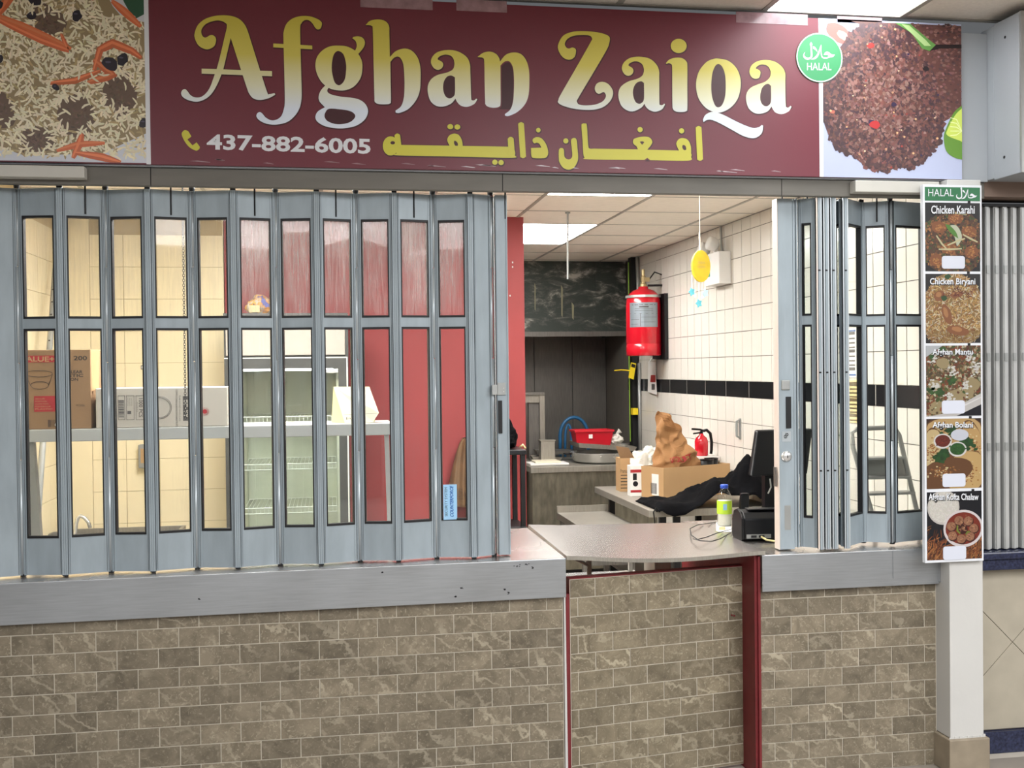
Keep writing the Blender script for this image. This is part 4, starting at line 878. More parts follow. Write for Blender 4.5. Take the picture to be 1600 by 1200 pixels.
for k in range(22):
    b = B(); x = random.uniform(.6, 3.1); z = ZB0+.012+random.uniform(0, .012); l = random.uniform(.02, .09)
    b.poly([(x, YB-.0011, z), (x+l, YB-.0011, z-.004), (x+l, YB-.0011, z-.002), (x+l*.4, YB-.0011, z+.003)]); b.build('crease', 'tape_clear', bn_)
# ================================================================== MENU BOARD
YM = -.125
a, c = at(1442, 288, YM), at(1537, 876, YM)
mx0, mx1, mz0, mz1 = a.x, c.x, c.z, a.z
mb_ = thing('menu_board', 'tall narrow HALAL menu board with five dish pictures on the column', 'menu board', ((mx0+mx1)/2, YM, mz0))
bx(mx0, mx1, YM, -.1035, mz0, mz1).build('board', 'print_white', mb_, .001)
W_ = mx1-mx0
def mp(px_, py_): c_ = at(px_, py_, YM-.001); return (c_.x, c_.z)
hd = bx(mx0+.008, mx1-.008, YM-.001, YM, at(1490, 314, YM).z, mz1-.010).build('header_print', 'menu_green', mb_)
b = B(); text_px(b, 'HALAL', 1450.5, 295, 1490, 306.5, YM-.0018, -.005); b.build('header_text', 'print_white', hd)
halal_script(lambda x, y: at(1494+(x-240)*195/595/6, 292+(y-305)*115/335/6, YM-.0018)).build('header_script', 'print_white', hd)
tiles = [(317, 424), (428, 536), (540, 650), (654, 763), (768, 874)]
names = ['Chicken Karahi', 'Chicken Biryani', 'Afghan Mantu', 'Afghan Bolani', 'Afghan Kofta Chalaw']
tpos = [(1455, 321, 1523, 334), (1453, 434.5, 1524, 447.5), (1457, 545, 1520, 557), (1457, 659, 1520, 671), (1451, 771, 1529, 784.5)]
stick = [(1471, 400, 1507, 420), None, (1471, 626, 1507, 646), (1472, 740.5, 1508, 760), (1473, 854, 1509, 873.5)]
def rrect(x0, x1, z0, z1, r, y, n=5):
    out = []
    for cx, cz_, a0 in ((x1-r, z0+r, -90), (x1-r, z1-r, 0), (x0+r, z1-r, 90), (x0+r, z0+r, 180)):
        for k in range(n+1): t_ = R(a0+90*k/n); out.append((cx+r*math.cos(t_), y, cz_+r*math.sin(t_)))
    return out
pal_k = [S(120, 76, 44), S(150, 96, 52), S(84, 54, 34), S(70, 84, 40), S(176, 122, 70), S(56, 40, 28)]
pal_m = [S(150, 128, 88), S(110, 60, 40), S(76, 92, 46), S(196, 186, 156), S(140, 74, 46), S(98, 80, 54)]
for i, (ya, yb) in enumerate(tiles):
    z1, z0 = at(1490, ya, YM).z, at(1490, yb, YM).z; x0, x1 = mx0+.0085, mx1-.0085; w, h = x1-x0, z1-z0
    p = Print(x0, x1, z0, z1, YM-.0006, (S(26, 25, 28), S(40, 36, 36), S(96, 84, 60), S(60, 40, 28), S(14, 15, 24))[i])
    def PP(u, v): return (x0+u*w, z1-v*h)
    p.lv(1)
    if i == 0:
        c_ = PP(.5, .58); p.blob(c_[0], c_[1], .155, .135, S(90, 60, 40), 24, .05)
        for k in range(1300):
            r_, t_ = math.sqrt(random.random()), random.random()*6.28; q = random.uniform(.002, .008); p.lv(2+random.random()); p.blob(c_[0]+.15*r_*math.cos(t_), c_[1]+.13*r_*math.sin(t_), q, q*.7, jit(random.choice(pal_k), .25), 7, .3, random.random()*3)
        for (u, v) in ((.80, .42), (.84, .72), (.20, .84), (.42, .66), (.25, .36), (.55, .22)):
            d_ = PP(u, v); p.lv(3.2); p.blob(d_[0], d_[1], .034, .026, S(146, 88, 48), 14, .12); p.lv(3.6)
            for k in range(26): p.blob(d_[0]+random.gauss(0, .013), d_[1]+random.gauss(0, .010), .004, .003, jit(S(190, 128, 70), .25), 6, .3)
        p.lv(4.2); p.poly([PP(q.x, q.y) for q in catmull([(.44, .34), (.56, .33), (.64, .42), (.66, .52), (.58, .63), (.55, .56), (.50, .42)])], S(206, 212, 184)); p.lv(4.6); p.poly([PP(q.x, q.y) for q in catmull([(.36, .31, C), (.44, .33), (.55, .42), (.60, .52, C), (.50, .47), (.41, .39)])], S(88, 142, 50))
        for st in (((.68, .46), (.82, .52), (.95, .57)), ((.20, .48), (.30, .60), (.38, .67)), ((.24, .68), (.45, .68), (.66, .67)), ((.40, .62), (.60, .55), (.72, .52)), ((.35, .16), (.55, .15), (.75, .17))): p.strip([PP(*q) for q in st], .008, S(216, 206, 160))
    elif i == 1:
        c_ = PP(.5, .56); p.blob(c_[0], c_[1], .15, .165, S(150, 118, 72), 24, .05)
        for k in range(1500):
            r_, t_ = math.sqrt(random.random()), random.random()*6.28; col = random.choice((S(222, 190, 130), S(206, 160, 90), S(190, 150, 100), S(150, 96, 56), S(226, 214, 186))); lo = r_*math.sin(t_) < -.45
            p.lv(2+random.random()*1.5); p.grain(c_[0]+.148*r_*math.cos(t_), c_[1]+.162*r_*math.sin(t_), random.uniform(.012, .022), .0035, random.random()*3.14, jit(shade(col, .7) if lo else col, .2), random.uniform(-.2, .2))
        for (u, v, a_, b_, an) in ((.38, .58, .020, .045, .35), (.58, .82, .050, .020, -.15), (.25, .32, .026, .022, .3), (.56, .30, .030, .012, .1)):
            d_ = PP(u, v); p.lv(4); p.blob(d_[0], d_[1], a_, b_, S(150, 96, 60), 16, .06, an); p.lv(4.4); p.blob(d_[0]-.004, d_[1]+.006, a_*.5, b_*.5, S(188, 132, 84), 12, .1, an)
        for (u, v) in ((.33, .35), (.40, .04)): d_ = PP(u, v); p.lv(4.6); p.blob(d_[0], d_[1], .014, .011, S(50, 84, 44), 10, .2)
        for k in range(26): d_ = PP(.55+random.gauss(0, .12), .28+random.gauss(0, .05)); p.lv(4.5); p.grain(d_[0], d_[1], .02, .004, random.random()*3, jit(S(110, 52, 40), .2))
    elif i == 2:
        for k in range(1700):
            q = random.uniform(.003, .010); u, v = random.random(), random.random(); d_ = PP(u, v)
            p.lv(2+random.random()); p.blob(d_[0], d_[1], q, q*.7, jit(random.choice(pal_m), .25), 7, .3, random.random()*3)
        for (u, v, a_) in ((.85, .55, .034), (.55, .72, .040), (.20, .88, .040), (.30, .25, .03), (.75, .68, .03), (.15, .55, .028)):
            d_ = PP(u, v); p.lv(3.2); p.blob(d_[0], d_[1], a_, a_*.75, S(170, 152, 112), 14, .12)
        for (u, v, r_) in ((.47, .38, .020), (.93, .32, .024), (.42, .72, .022), (.80, .16, .026), (.13, .15, .02), (.72, .57, .02), (.15, .55, .016)):
            for k in range(22): d_ = PP(u+random.gauss(0, .045), v+random.gauss(0, .05)); p.lv(4); p.blob(d_[0], d_[1], .006, .004, jit(S(226, 224, 216), .08), 7, .3)
        for (u, v) in ((.08, .12), (.30, .06), (.48, .50), (.05, .62), (.25, .66)):
            for k in range(10): d_ = PP(u+random.gauss(0, .05), v+random.gauss(0, .03)); p.lv(4.3); p.blob(d_[0], d_[1], .009, .007, jit(S(58, 92, 44), .3), 8, .3)
        p.lv(5); p.poly([PP(.02, 1), PP(.35, .96), PP(1.0, .68), PP(1.0, .84), PP(.55, 1)], S(214, 210, 206)); p.lv(5.4); p.poly([PP(.55, 1.0), PP(1.0, .84), PP(1, 1)], S(22, 22, 32)); p.poly([PP(0, 0), PP(.30, 0), PP(.0, .16)], S(196, 200, 204)); p.strip([PP(.45, .93), PP(.75, .83), PP(1.0, .74)], .006, S(240, 238, 236))
    elif i == 3:
        c_ = PP(.5, .55); p.blob(c_[0], c_[1], .16, .165, S(120, 74, 44), 26, .01)
        p.lv(2)
        for (u, v, a_, b_, an, col) in ((.5, .2, .14, .07, 0, S(206, 172, 116)), (.85, .45, .05, .12, .2, S(206, 168, 110)), (.30, .78, .13, .055, .25, S(222, 196, 140)), (.72, .78, .10, .085, .5, S(212, 176, 116)), (.12, .45, .05, .09, 0, S(214, 190, 138))):
            d_ = PP(u, v); bi_ = ((.5, .2), (.85, .45), (.12, .45), (.72, .78), (.30, .78)).index((u, v)); p.lv(1.6+.9*bi_); p.blob(d_[0], d_[1]-.002, a_*1.05, b_*1.07, S(112, 74, 44), 24, .02, an); p.lv(2.0+.9*bi_); p.blob(d_[0], d_[1], a_, b_, col, 22, .03, an); p.lv(2.3+.9*bi_)
            for k in range(90): p.blob(d_[0]+random.gauss(0, a_*.3), d_[1]+random.gauss(0, b_*.3), random.uniform(.002, .006), .003, jit(random.choice((S(176, 120, 64), S(232, 210, 160), S(150, 96, 56))), .15), 7, .3)
        for (u, v) in ((.32, .50), (.22, .55), (.78, .36), (.70, .32), (.45, .18)):
            for k in range(30): d_ = PP(u+random.gauss(0, .05), v+random.gauss(0, .035)); p.lv(7); p.blob(d_[0], d_[1], .009, .007, jit(S(40, 78, 36), .35), 8, .35)
        for (u, v, col) in ((.29, .32, S(110, 42, 30)), (.56, .44, S(48, 92, 40))):
            d_ = PP(u, v); p.lv(8); p.blob(d_[0], d_[1], .041, .031, S(232, 230, 226), 24, 0); p.lv(8.4); p.blob(d_[0], d_[1]+.001, .034, .025, col, 22, .02); p.lv(8.7)
            for k in range(40): p.blob(d_[0]+random.gauss(0, .013), d_[1]+random.gauss(0, .009), .004, .003, jit(col, .5), 7, .3)
        d_ = PP(.60, .235); p.lv(9); p.blob(d_[0], d_[1], .040, .024, S(222, 226, 238), 24, 0)
    else:
        for k in range(420):
            d_ = PP(random.random(), 1-abs(random.gauss(0, .17))); p.lv(1.5); p.grain(d_[0], d_[1], .04, .004, random.uniform(-.8, .8)+1.0, jit(random.choice((S(120, 66, 34), S(160, 104, 60), S(84, 44, 28))), .3))
        d_ = PP(.30, .23); p.lv(2); p.blob(d_[0], d_[1], .072, .072, S(196, 190, 184), 28, 0); p.lv(2.4); p.blob(d_[0], d_[1]+.002, .066, .064, S(206, 202, 192), 28, 0); p.lv(2.8)
        for k in range(330):
            r_, t_ = .062*math.sqrt(random.random()), random.random()*6.28; p.grain(d_[0]+r_*math.cos(t_), d_[1]+r_*math.sin(t_), .014, .003, random.random()*3.1, jit(S(216, 212, 204), .1))
        d_ = PP(.66, .55); p.lv(3.5); p.blob(d_[0], d_[1], .090, .078, S(216, 208, 208), 30, 0); p.lv(3.9); p.blob(d_[0], d_[1]+.001, .080, .067, S(122, 44, 28), 28, .01); p.lv(4.4)
        for (u, v) in ((.58, .43), (.75, .44), (.44, .51), (.64, .55), (.85, .55), (.46, .65), (.78, .67), (.62, .70)):
            e_ = PP(u, v); p.lv(4.4); p.blob(e_[0]+.002, e_[1]-.003, .0225, .0205, S(60, 22, 16), 16, .02); p.lv(4.65); p.blob(e_[0], e_[1], .0205, .0185, S(150, 104, 78), 16, .04); p.lv(5.0)
            for k in range(24): p.blob(e_[0]+random.gauss(0, .008), e_[1]+random.gauss(0, .007), .003, .0025, jit(random.choice((S(176, 128, 96), S(128, 84, 62))), .2), 6, .3)
        p.lv(5.5); p.strip([PP(.55, .50), PP(.55, .58), PP(.60, .62)], .009, S(120, 130, 50)); p.strip([PP(.70, .64), PP(.74, .60), PP(.78, .60)], .009, S(110, 120, 46))
    p.m.c = [shade(c_, .62 if i < 4 else .75) for c_ in p.m.c]
    pic = p.m.build('dish_photo', 'photo_print', mb_)
    b = B(); sh_ = B(); t = tpos[i]
    text_px(sh_, names[i], t[0]+.8, t[1]+.8, t[2]+.8, t[3]+1.0, YM-.0034, .040); text_px(b, names[i], t[0], t[1], t[2], t[3], YM-.0038, .018)
    sh_.build('dish_name_shadow', 'print_black', pic); b.build('dish_name', 'print_white', pic)
    if stick[i]:
        q = stick[i]; a, c = at(q[0], q[1], YM), at(q[2], q[3], YM); B().prism(rrect(a.x, c.x, c.z, a.z, .011, YM-.0022), (0, -.0012, 0)).build('price_sticker', 'sticker', pic)
for (x, y) in ((1514, 315.5), (1513, 426), (1514, 538), (1516, 652), (1520, 766)):
    q = at(x, y, YM); bx(q.x-.006, q.x+.006, YM-.0012, YM, q.z-.005, q.z+.005).build('clip_notch', 'gasket', mb_)
# ================================================================== INSIDE, BEHIND THE CLOSED SHUTTER
YS = .45
zs1, zs0 = at(300, 667, YS).z, at(300, 686, YS).z
xs1 = at(613, 670, YS).x
gs = thing('sneeze_guard_shelf', 'long white shelf on posts carrying the two boxes and the folded card', 'shelf', (.6, .5, .95))
b = bx(-.36, xs1, YS, YS+.30, zs0, zs1); b.build('shelf_board', 'white_laminate', gs, .003)
b = B(); b.hexa([(xs1-.022, YS+.05, .955), (xs1-.004, YS+.05, .955), (xs1-.004, YS+.07, .955), (xs1-.022, YS+.07, .955)], [(xs1-.032, YS+.05, zs0), (xs1-.012, YS+.05, zs0), (xs1-.012, YS+.07, zs0), (xs1-.032, YS+.07, zs0)]); b.build('post', 'white_laminate', gs)
b = B(); x_ = at(55, 760, YS).x; b.hexa([(x_-.03, YS+.03, .945), (x_+.015, YS+.03, .945), (x_+.015, YS+.07, .945), (x_-.03, YS+.07, .945)], [(x_-.03, YS+.03, zs0), (x_-.012, YS+.03, zs0), (x_-.012, YS+.07, zs0), (x_-.03, YS+.07, zs0)]); b.build('post', 'pvc_grey', gs)
bx(at(385, 760, YS).x, xs1-.035, YS+.055, YS+.061, .957, zs0-.002).build('guard_pane', 'guard_glass', gs)
# brown carton
p0, p1 = at(40, 547, YS+.02), at(143, 676, YS+.02)
bc = thing('carton', 'tall brown carton with red printing at the end of the white shelf', 'carton', ((p0.x+p1.x)/2, YS+.1, zs1))
x0c = p0.x-.03
bx(x0c, p1.x, YS+.02, YS+.24, zs1+.001, p0.z).build('body', 'cardboard', bc, .002)
b = B(); x2 = at(153, 560, YS+.05).x; b.hexa([(p1.x+.0008, YS+.03, at(150, 612, YS).z), (x2-.004, YS+.07, at(150, 606, YS).z), (x2-.002, YS+.073, at(150, 606, YS).z), (p1.x+.0008, YS+.034, at(150, 612, YS).z)], [(p1.x+.0008, YS+.03, p0.z), (x2, YS+.07, p0.z+.002), (x2+.002, YS+.073, p0.z+.002), (p1.x+.0008, YS+.034, p0.z)]); b.build('side_flap', 'cardboard_light', bc)
bx(at(85, 550, YS).x, at(87.5, 550, YS).x, YS+.0188, YS+.0202, at(86, 600, YS).z, p0.z).build('joint', 'cardboard_light', bc)
yb = YS+.0192
b = B()
a, c = at(30, 556, yb), at(86, 566, yb); b.box(a.x, c.x, yb, YS+.02, c.z, a.z)
a, c = at(53, 619, yb), at(90, 643, yb); b.box(a.x, c.x, yb, YS+.02, c.z, a.z); b.build('red_print', 'print_red', bc)
b = B(); text_px(b, 'VALUE+', 31, 557, 85, 565, yb-.0006, .02)
for k in range(5): text_px(b, ('200 CUPS', 'PORTION', 'CLEAR POTS', 'PORTION CUP', 'PLASTIC')[k], 55, 622+4*k, 70+3*k, 624.5+4*k, yb-.0006)
b.build('pale_print', 'cardboard_light', bc)
b = B(); text_px(b, '200', 115, 556, 136, 563, yb, .02); text_px(b, '2 oz CLEAR', 88, 578.5, 129, 583.5, yb, .02); text_px(b, 'PLASTIC', 88, 584.5, 130, 589, yb, .02); text_px(b, 'PORTION', 88, 590.5, 122, 595, yb, .02); text_px(b, 'CUP', 88, 596.5, 103, 601, yb, .02); text_px(b, 'PC200L', 119, 632, 133, 635, yb)
a, c = at(75, 656, yb), at(97, 667, yb)
for k in range(9): b.box(a.x+.0052*k, a.x+.0052*k+random.choice((.0015, .0028, .0035)), yb-.0002, YS+.02, c.z, a.z)
b.build('ink_print', 'print_ink', bc)
b = B()
def ring(cx, cy, rx, ry, r=.0009, n=26):
    pts = [at(cx+rx*math.cos(2*math.pi*k/n), cy+ry*math.sin(2*math.pi*k/n), yb) for k in range(n+1)]; b.tube(pts, r, 4)
ring(61, 584, 21, 5); ring(62, 602, 14, 6); b.tube([at(82, 585, yb), at(76, 602, yb)], .0009, 4); b.tube([at(41, 587, yb), at(48, 603, yb)], .0009, 4); b.build('cup_drawing', 'print_ink', bc)
a = at(88, 664, yb); b = B(); b.poly([(a.x+.007*math.cos(t_*1.05)*random.uniform(.6, 1.2), yb-.0006, a.z+.007*math.sin(t_*1.05)*random.uniform(.6, 1.2)) for t_ in range(6)]); b.build('torn_patch', 'paper_white', bc)
# white carton
p0, p1 = at(149, 607, YS+.01), at(356, 672, YS+.01)
wc = thing('carton', 'long white carton printed 1000 PCS and 8F-W on the white shelf', 'carton', ((p0.x+p1.x)/2, YS+.1, zs1))
b = bx(p0.x, p1.x, YS+.01, YS+.21, zs1+.001, p0.z); b.build('body', 'cardboard_white', wc, .004)
yb = YS+.0092; b = B()
for (xa, xb, m_) in ((184, 195.5, 0), (197, 210, 0), (212, 226, 0)):
    a, c = at(xa, 618, yb), at(xb, 656, yb); t_ = .0016
    b.box(a.x, c.x, yb, YS+.01, a.z-t_, a.z); b.box(a.x, c.x, yb, YS+.01, c.z, c.z+t_); b.box(a.x, a.x+t_, yb, YS+.01, c.z, a.z); b.box(c.x-t_, c.x, yb, YS+.01, c.z, a.z)
a, c = at(185, 623, yb), at(194, 652, yb); zz_ = c.z
while zz_ < a.z-.004: h_ = random.choice((.002, .004, .006)); b.box(a.x, c.x, yb, YS+.01, zz_, min(zz_+h_, a.z)); zz_ += h_+random.choice((.002, .003))
def vtext(mb, s, xl, xr, yt, yb_, Y, bold=0):
    o = at(xl, yt, Y); text_into(mb, s, o, at(xl, yb_, Y)-o, at(xr, yt, Y)-o, bold)
vtext(b, '1000 PCS', 217, 223, 622, 652, yb, .015); vtext(b, '20 x 50 PCS', 213.5, 215.5, 628, 644, yb)
for k in range(3): vtext(b, ('FLAT BOTTOM', 'PLAIN WHITE', 'MADE FOR FOOD')[k], 199+3*k, 200.5+3*k, 622, 634, yb)
a, c = at(199, 642, yb), at(205, 647, yb); b.box(a.x, c.x, yb, YS+.01, c.z, a.z)
vtext(b, 'COMPOSTABLE & BIODEGRADABLE PLATE', 274.5, 277.5, 609, 667, yb); vtext(b, 'PLAIN ROUND WHITE PLATE', 279.5, 282, 618, 658, yb)
bq = b
b = bq
for rr in (.046, .041):
    pc = at(250, 637, yb); pts = [(pc.x+rr*math.cos(2*math.pi*k/30), yb, pc.z+rr*math.sin(2*math.pi*k/30)) for k in range(31)]; b.tube(pts, .0008, 4)
b.build('ink_print', 'print_grey', wc)
a, c = at(285.5, 619, yb), at(299, 657.5, yb); bx(a.x, c.x, yb, YS+.01, c.z, a.z).build('label_block', 'print_grey', wc, .002)
b = B(); vtext(b, '8F-W', 287, 297.5, 624, 653, yb-.0008, .03); b.build('label_text', 'cardboard_white', wc)
b = B(); pc = at(320, 643, yb); b.lathe([(.010, 0), (.010, .0008)], (pc.x, YS+.01, pc.z), 14, Matrix.Rotation(R(90), 4, 'X'))
for k in range(20): t_ = 2*math.pi*k/20; b.tube([(pc.x+.012*math.cos(t_), yb, pc.z+.012*math.sin(t_)), (pc.x+.018*math.cos(t_), yb, pc.z+.018*math.sin(t_))], .0007, 4)
b.build('sun_mark', 'print_red', wc)
# folded card on the shelf
tc3 = thing('folded_card', 'cream tent-folded paper card standing on the white shelf in front of the fridge', 'card', (at(550, 660, YS).x, YS+.06, zs1))
yc = YS+.02
up_ = lambda p: Vector((p.x, p.y, max(p.z, zs1+.001)))
A_, B_, C_, D_ = up_(at(539, 664, yc)), up_(at(582, 660, yc)), at(573, 604, yc+.06), at(521, 604, yc+.06)
b = B(); b.add([A_, B_, at(592, 645, yc), at(577, 604, yc+.06), at(521, 604, yc+.06)], [(0, 1, 2, 3, 4)]); b.build('front_leaf', 'paper_cream', tc3, solid=.001)
b = B(); b.add([A_, D_, up_(at(518, 665, yc+.12))], [(0, 1, 2)]); b.add([D_, at(577, 604, yc+.06), up_(at(586, 660, yc+.14)), up_(at(518, 665, yc+.12))], [(0, 1, 2, 3)]); b.build('side_leaf', 'yellow_paper', tc3, solid=.001)
b = B(); text_into(b, 'Enjoy', at(541, 657, yc-.001), at(558, 655, yc-.001)-at(541, 657, yc-.001), Vector((0, 0, .014))); b.build('handwriting', 'print_ink', tc3)
b = B(); b.tube([at(537, 648, yc-.0015), at(591, 646, yc-.0015)], .0006, 4)
for k in range(13): p = at(524+k*4, 606, yc+.058); b.box(p.x-.001, p.x+.001, p.y-.003, p.y-.002, p.z-.001, p.z+.001)
b.build('fold_line', 'print_grey', tc3)
# fridge
YF = 1.95
fx0, fx1, fzt = at(350, 600, YF).x, at(545, 600, YF).x, at(450, 489, YF).z
fr = thing('display_fridge', 'upright glass-door display fridge with a white header against the red wall', 'fridge', ((fx0+fx1)/2, 2.25, 0))
ix0, ix1, iz1 = at(371, 600, YF).x, at(529, 600, YF).x, at(450, 576, YF).z
b = B(); b.box(fx0, ix0, YF+.03, 2.585, .02, fzt); b.box(ix1, fx1, YF+.03, 2.585, .02, fzt); b.box(ix0, ix1, YF+.03, 2.585, iz1, fzt); b.box(ix0, ix1, YF+.03, 2.585, .02, .35); b.box(ix0, ix1, 2.56, 2.585, .35, iz1); b.build('cabinet', 'fridge_dark', fr)
b = B(); b.box(ix0, ix1, 2.52, 2.555, .36, iz1); b.box(ix0, ix0+.012, YF+.06, 2.52, .36, iz1); b.box(ix1-.012, ix1, YF+.06, 2.52, .36, iz1); b.build('liner', 'fridge_liner', fr)
b = B()
for k in range(6): x = ix0+.04+(ix1-ix0-.08)*k/5; b.box(x-.012, x+.012, 2.505, 2.52, .4, iz1-.02)
b.build('liner_rib', 'fridge_liner', fr)
hx1 = at(539, 530, YF).x; bx(fx0+.012, hx1, YF, YF+.03, at(450, 555, YF).z, at(450, 496, YF).z).build('header_panel', 'fridge_white', fr, .003)
bx(fx0, fx1, YF+.005, YF+.03, at(450, 494, YF).z, fzt).build('top_rail', 'fridge_dark', fr); bx(hx1+.002, fx1, YF+.002, YF+.03, at(450, 560, YF).z, at(450, 496, YF).z).build('side_rail', 'fridge_dark', fr)
dz1 = at(450, 560, YF).z
b = B(); b.box(fx0+.004, ix0, YF-.01, YF+.028, .16, dz1); b.box(ix1, fx1-.012, YF-.01, YF+.028, .16, dz1); b.box(ix0, ix1, YF-.01, YF+.028, iz1, dz1); b.box(ix0, ix1, YF-.01, YF+.028, .16, .36); dr = b.build('door', 'fridge_dark', fr)
b = B(); b.box(fx1-.012, fx1-.005, YF-.012, YF+.02, .16, dz1+.004); b.box(fx0+.004, fx1-.005, YF-.012, YF+.02, dz1, dz1+.006); b.build('door_edge', 'wire_white', dr)
bx(ix0, ix1, YF+.004, YF+.010, .36, iz1).build('door_pane', 'pane_plain', dr)
a, c = at(507, 576.5, YF), at(528, 582, YF); bx(a.x, c.x, YF-.012, YF-.009, c.z, a.z).build('name_strip', 'paper_white', dr)
b = B(); text_px(b, 'classic', 509, 577.5, 526, 581, YF-.013); b.build('strip_text', 'print_grey', dr)
def wire_shelf(z):
    b = B(); 
    for y in (YF+.09, 2.49): b.tube([(ix0+.015, y, z), (ix1-.015, y, z)], .004, 5)
    b.tube([(ix0+.015, YF+.085, z-.03), (ix1-.015, YF+.085, z-.03)], .003, 5)
    for k in range(24): x = ix0+.02+(ix1-ix0-.04)*k/23; b.tube([(x, YF+.085, z-.03), (x, YF+.088, z), (x, 2.49, z)], .0018, 4)
    b.build('wire_shelf', 'wire_white', fr)
for y in (651, 725, 793): wire_shelf(at(450, y, YF+.09).z)
b = B(); b.tube([(ix0+.03, YF+.045, iz1-.004), (ix1-.03, YF+.045, iz1-.004)], .008, 8); b.build('added_glow_tube', 'fridge_fill_glow', fr)  # glow added to brighten the fridge inside, no real fridge part
# bag on the fridge
bg = thing('snack_bag', 'orange and blue printed plastic bag lying on top of the fridge', 'bag', (at(405, 489, YF+.2).x, YF+.2, fzt))
c0 = at(404, 489, YF+.15)
def crumple(cx, cy, cz_, sx, sy, sz, seed, n=18, rough=.25, taper=.5):
    m = MB()
    def fn(u, v):
        a = u*2*math.pi; t = v; r = (math.sin(math.pi*(.08+.84*t))**.55)*(1-taper*t)
        p = Vector((math.cos(a)*r, math.sin(a)*r, t*2)); d = noise.noise(p*1.7+Vector((seed, seed*2, 0)))*rough+noise.noise(p*4.1+Vector((seed, 0, seed)))*rough*.45
        r2 = r*(1+d); return (cx+sx*math.cos(a)*r2, cy+sy*math.sin(a)*r2, max(cz_, cz_+sz*(t+.18*d)))
    m.grid(fn, n, n); return m
crumple(c0.x, YF+.25, fzt+.001, .10, .12, .115, 3).build('bag_body', 'snack_print', bg)
b = B(); b.box(c0.x-.05, c0.x+.01, YF+.118, YF+.122, fzt+.01, fzt+.05); b.build('orange_print', 'brass', bg)
# chain, pipe, faucet, switch, dispenser
ch_ = thing('hanging_chain', 'thin metal pull chain hanging down in front of the cream tiles', 'chain', (at(292, 400, .25).x, .25, 1.5))
p0, p1 = at(285, 286, .26), at(290, 655, .26); b = B(); nl = 96
for k in range(nl):
    c_ = p0.lerp(p1, (k+.5)/nl); L_ = (p0.z-p1.z)/nl*.72; pts = []
    for q in range(9):
        t_ = 2*math.pi*q/8; o_ = Vector((.0042*math.cos(t_), 0, L_*math.sin(t_))) if k % 2 else Vector((0.0012*math.cos(t_), .0042*math.cos(t_), L_*math.sin(t_))); pts.append(c_+o_)
    b.tube(pts, .0011, 4)
b.build('links', 'black_metal', ch_); bx(p0.x-.006, p0.x+.006, .25, .27, p0.z, 2.68).build('hook', 'black_metal', ch_)
pp = thing('plastic_pipe', 'grey plastic pipe leaning in the corner behind the brown carton', 'pipe', (-.2, 1.0, .95))
PIP0 = at(52, 905, .84); PIP1 = at(88, 395, 2.3)
b = B(); b.tube([PIP0, PIP1], .015, 10); b.build('pipe', 'pvc_grey', pp, 0, True)
b = B()
for k in range(9):
    t_ = .54+.045*k; c_ = PIP0.lerp(PIP1, t_); b.box(c_.x-.004, c_.x+.004, c_.y-.0165, c_.y-.0145, c_.z-.014, c_.z+.010)
b.build('printed_mark', 'print_ink', pp)
fc = thing('faucet', 'gooseneck tap over a sink behind the lowest panes by the cream tiles', 'faucet', (at(117, 830, 2.1).x, 2.1, .85))
c0, c1, c2 = at(117, 838, 2.1), at(126, 806, 2.1), at(141, 825, 2.1)
b = B(); b.tube([(c0.x, 2.1, .80), c0, at(119, 818, 2.1), at(122, 809, 2.1), c1, at(132, 809, 2.1), at(138, 816, 2.1), c2], .010, 8); b.build('spout', 'steel_bright', fc, 0, True)
bx(c0.x-.03, c0.x+.03, 2.07, 2.13, .78, .80).build('base', 'steel_bright', fc)
sk = thing('hand_sink', 'stainless hand sink below the tap in the cream-tiled corner', 'sink', (-.05, 2.3, 0))
b = B(); b.box(-.35, .30, 1.95, 1.97, .62, .78); b.box(-.35, .30, 2.58, 2.60, .62, .78); b.box(-.35, -.33, 1.97, 2.58, .62, .78); b.box(.28, .30, 1.97, 2.58, .62, .78); b.box(-.33, .28, 1.97, 2.58, .62, .64); b.build('basin', 'steel_dull', sk)
for (x, y) in ((-.34, 1.96), (.27, 1.96), (-.34, 2.56), (.27, 2.56)): bx(x, x+.025, y, y+.025, 0, .62).build('leg', 'steel_dull', sk)
c0 = at(86, 838, 1.6); sp = thing('soap_bottle', 'dark round-topped bottle by the sink, only its shoulder showing', 'bottle', (c0.x, 1.6, .5))
b = B(); b.lathe([(.04, 0), (.04, c0.z-.5), (.03, c0.z-.485), (.01, c0.z-.478)], (c0.x, 1.6, .5), 16); b.build('body', 'fridge_dark', sp, 0, True); bx(c0.x-.06, c0.x+.06, 1.54, 1.66, 0, .5).build('stand', 'steel_dull', sp)
ds = thing('wall_dispenser', 'small grey paper dispenser on the cream tiles below the shelf', 'dispenser', (at(225, 715, 2.55).x, 2.55, 1.2))
a, c = at(216, 695, 2.55), at(235, 731, 2.55); bx(a.x, c.x, 2.545, 2.605, c.z, a.z).build('case', 'pvc_grey', ds, .004); a, c = at(220, 701, 2.55), at(235, 723, 2.55); bx(a.x, c.x, 2.540, 2.545, c.z, a.z).build('window', 'cardboard_light', ds)
sw = thing('wall_switch', 'small switch plate on the cream tiles above the white carton', 'switch', (at(225, 574, 2.6).x, 2.6, 1.7))
a, c = at(220, 571, 2.6), at(230, 577, 2.6); bx(a.x, c.x, 2.598, 2.606, c.z, a.z).build('plate', 'print_grey', sw); bx(a.x+.004, c.x-.004, 2.5955, 2.598, c.z+.004, a.z-.004).build('rocker', 'paper_white', sw)
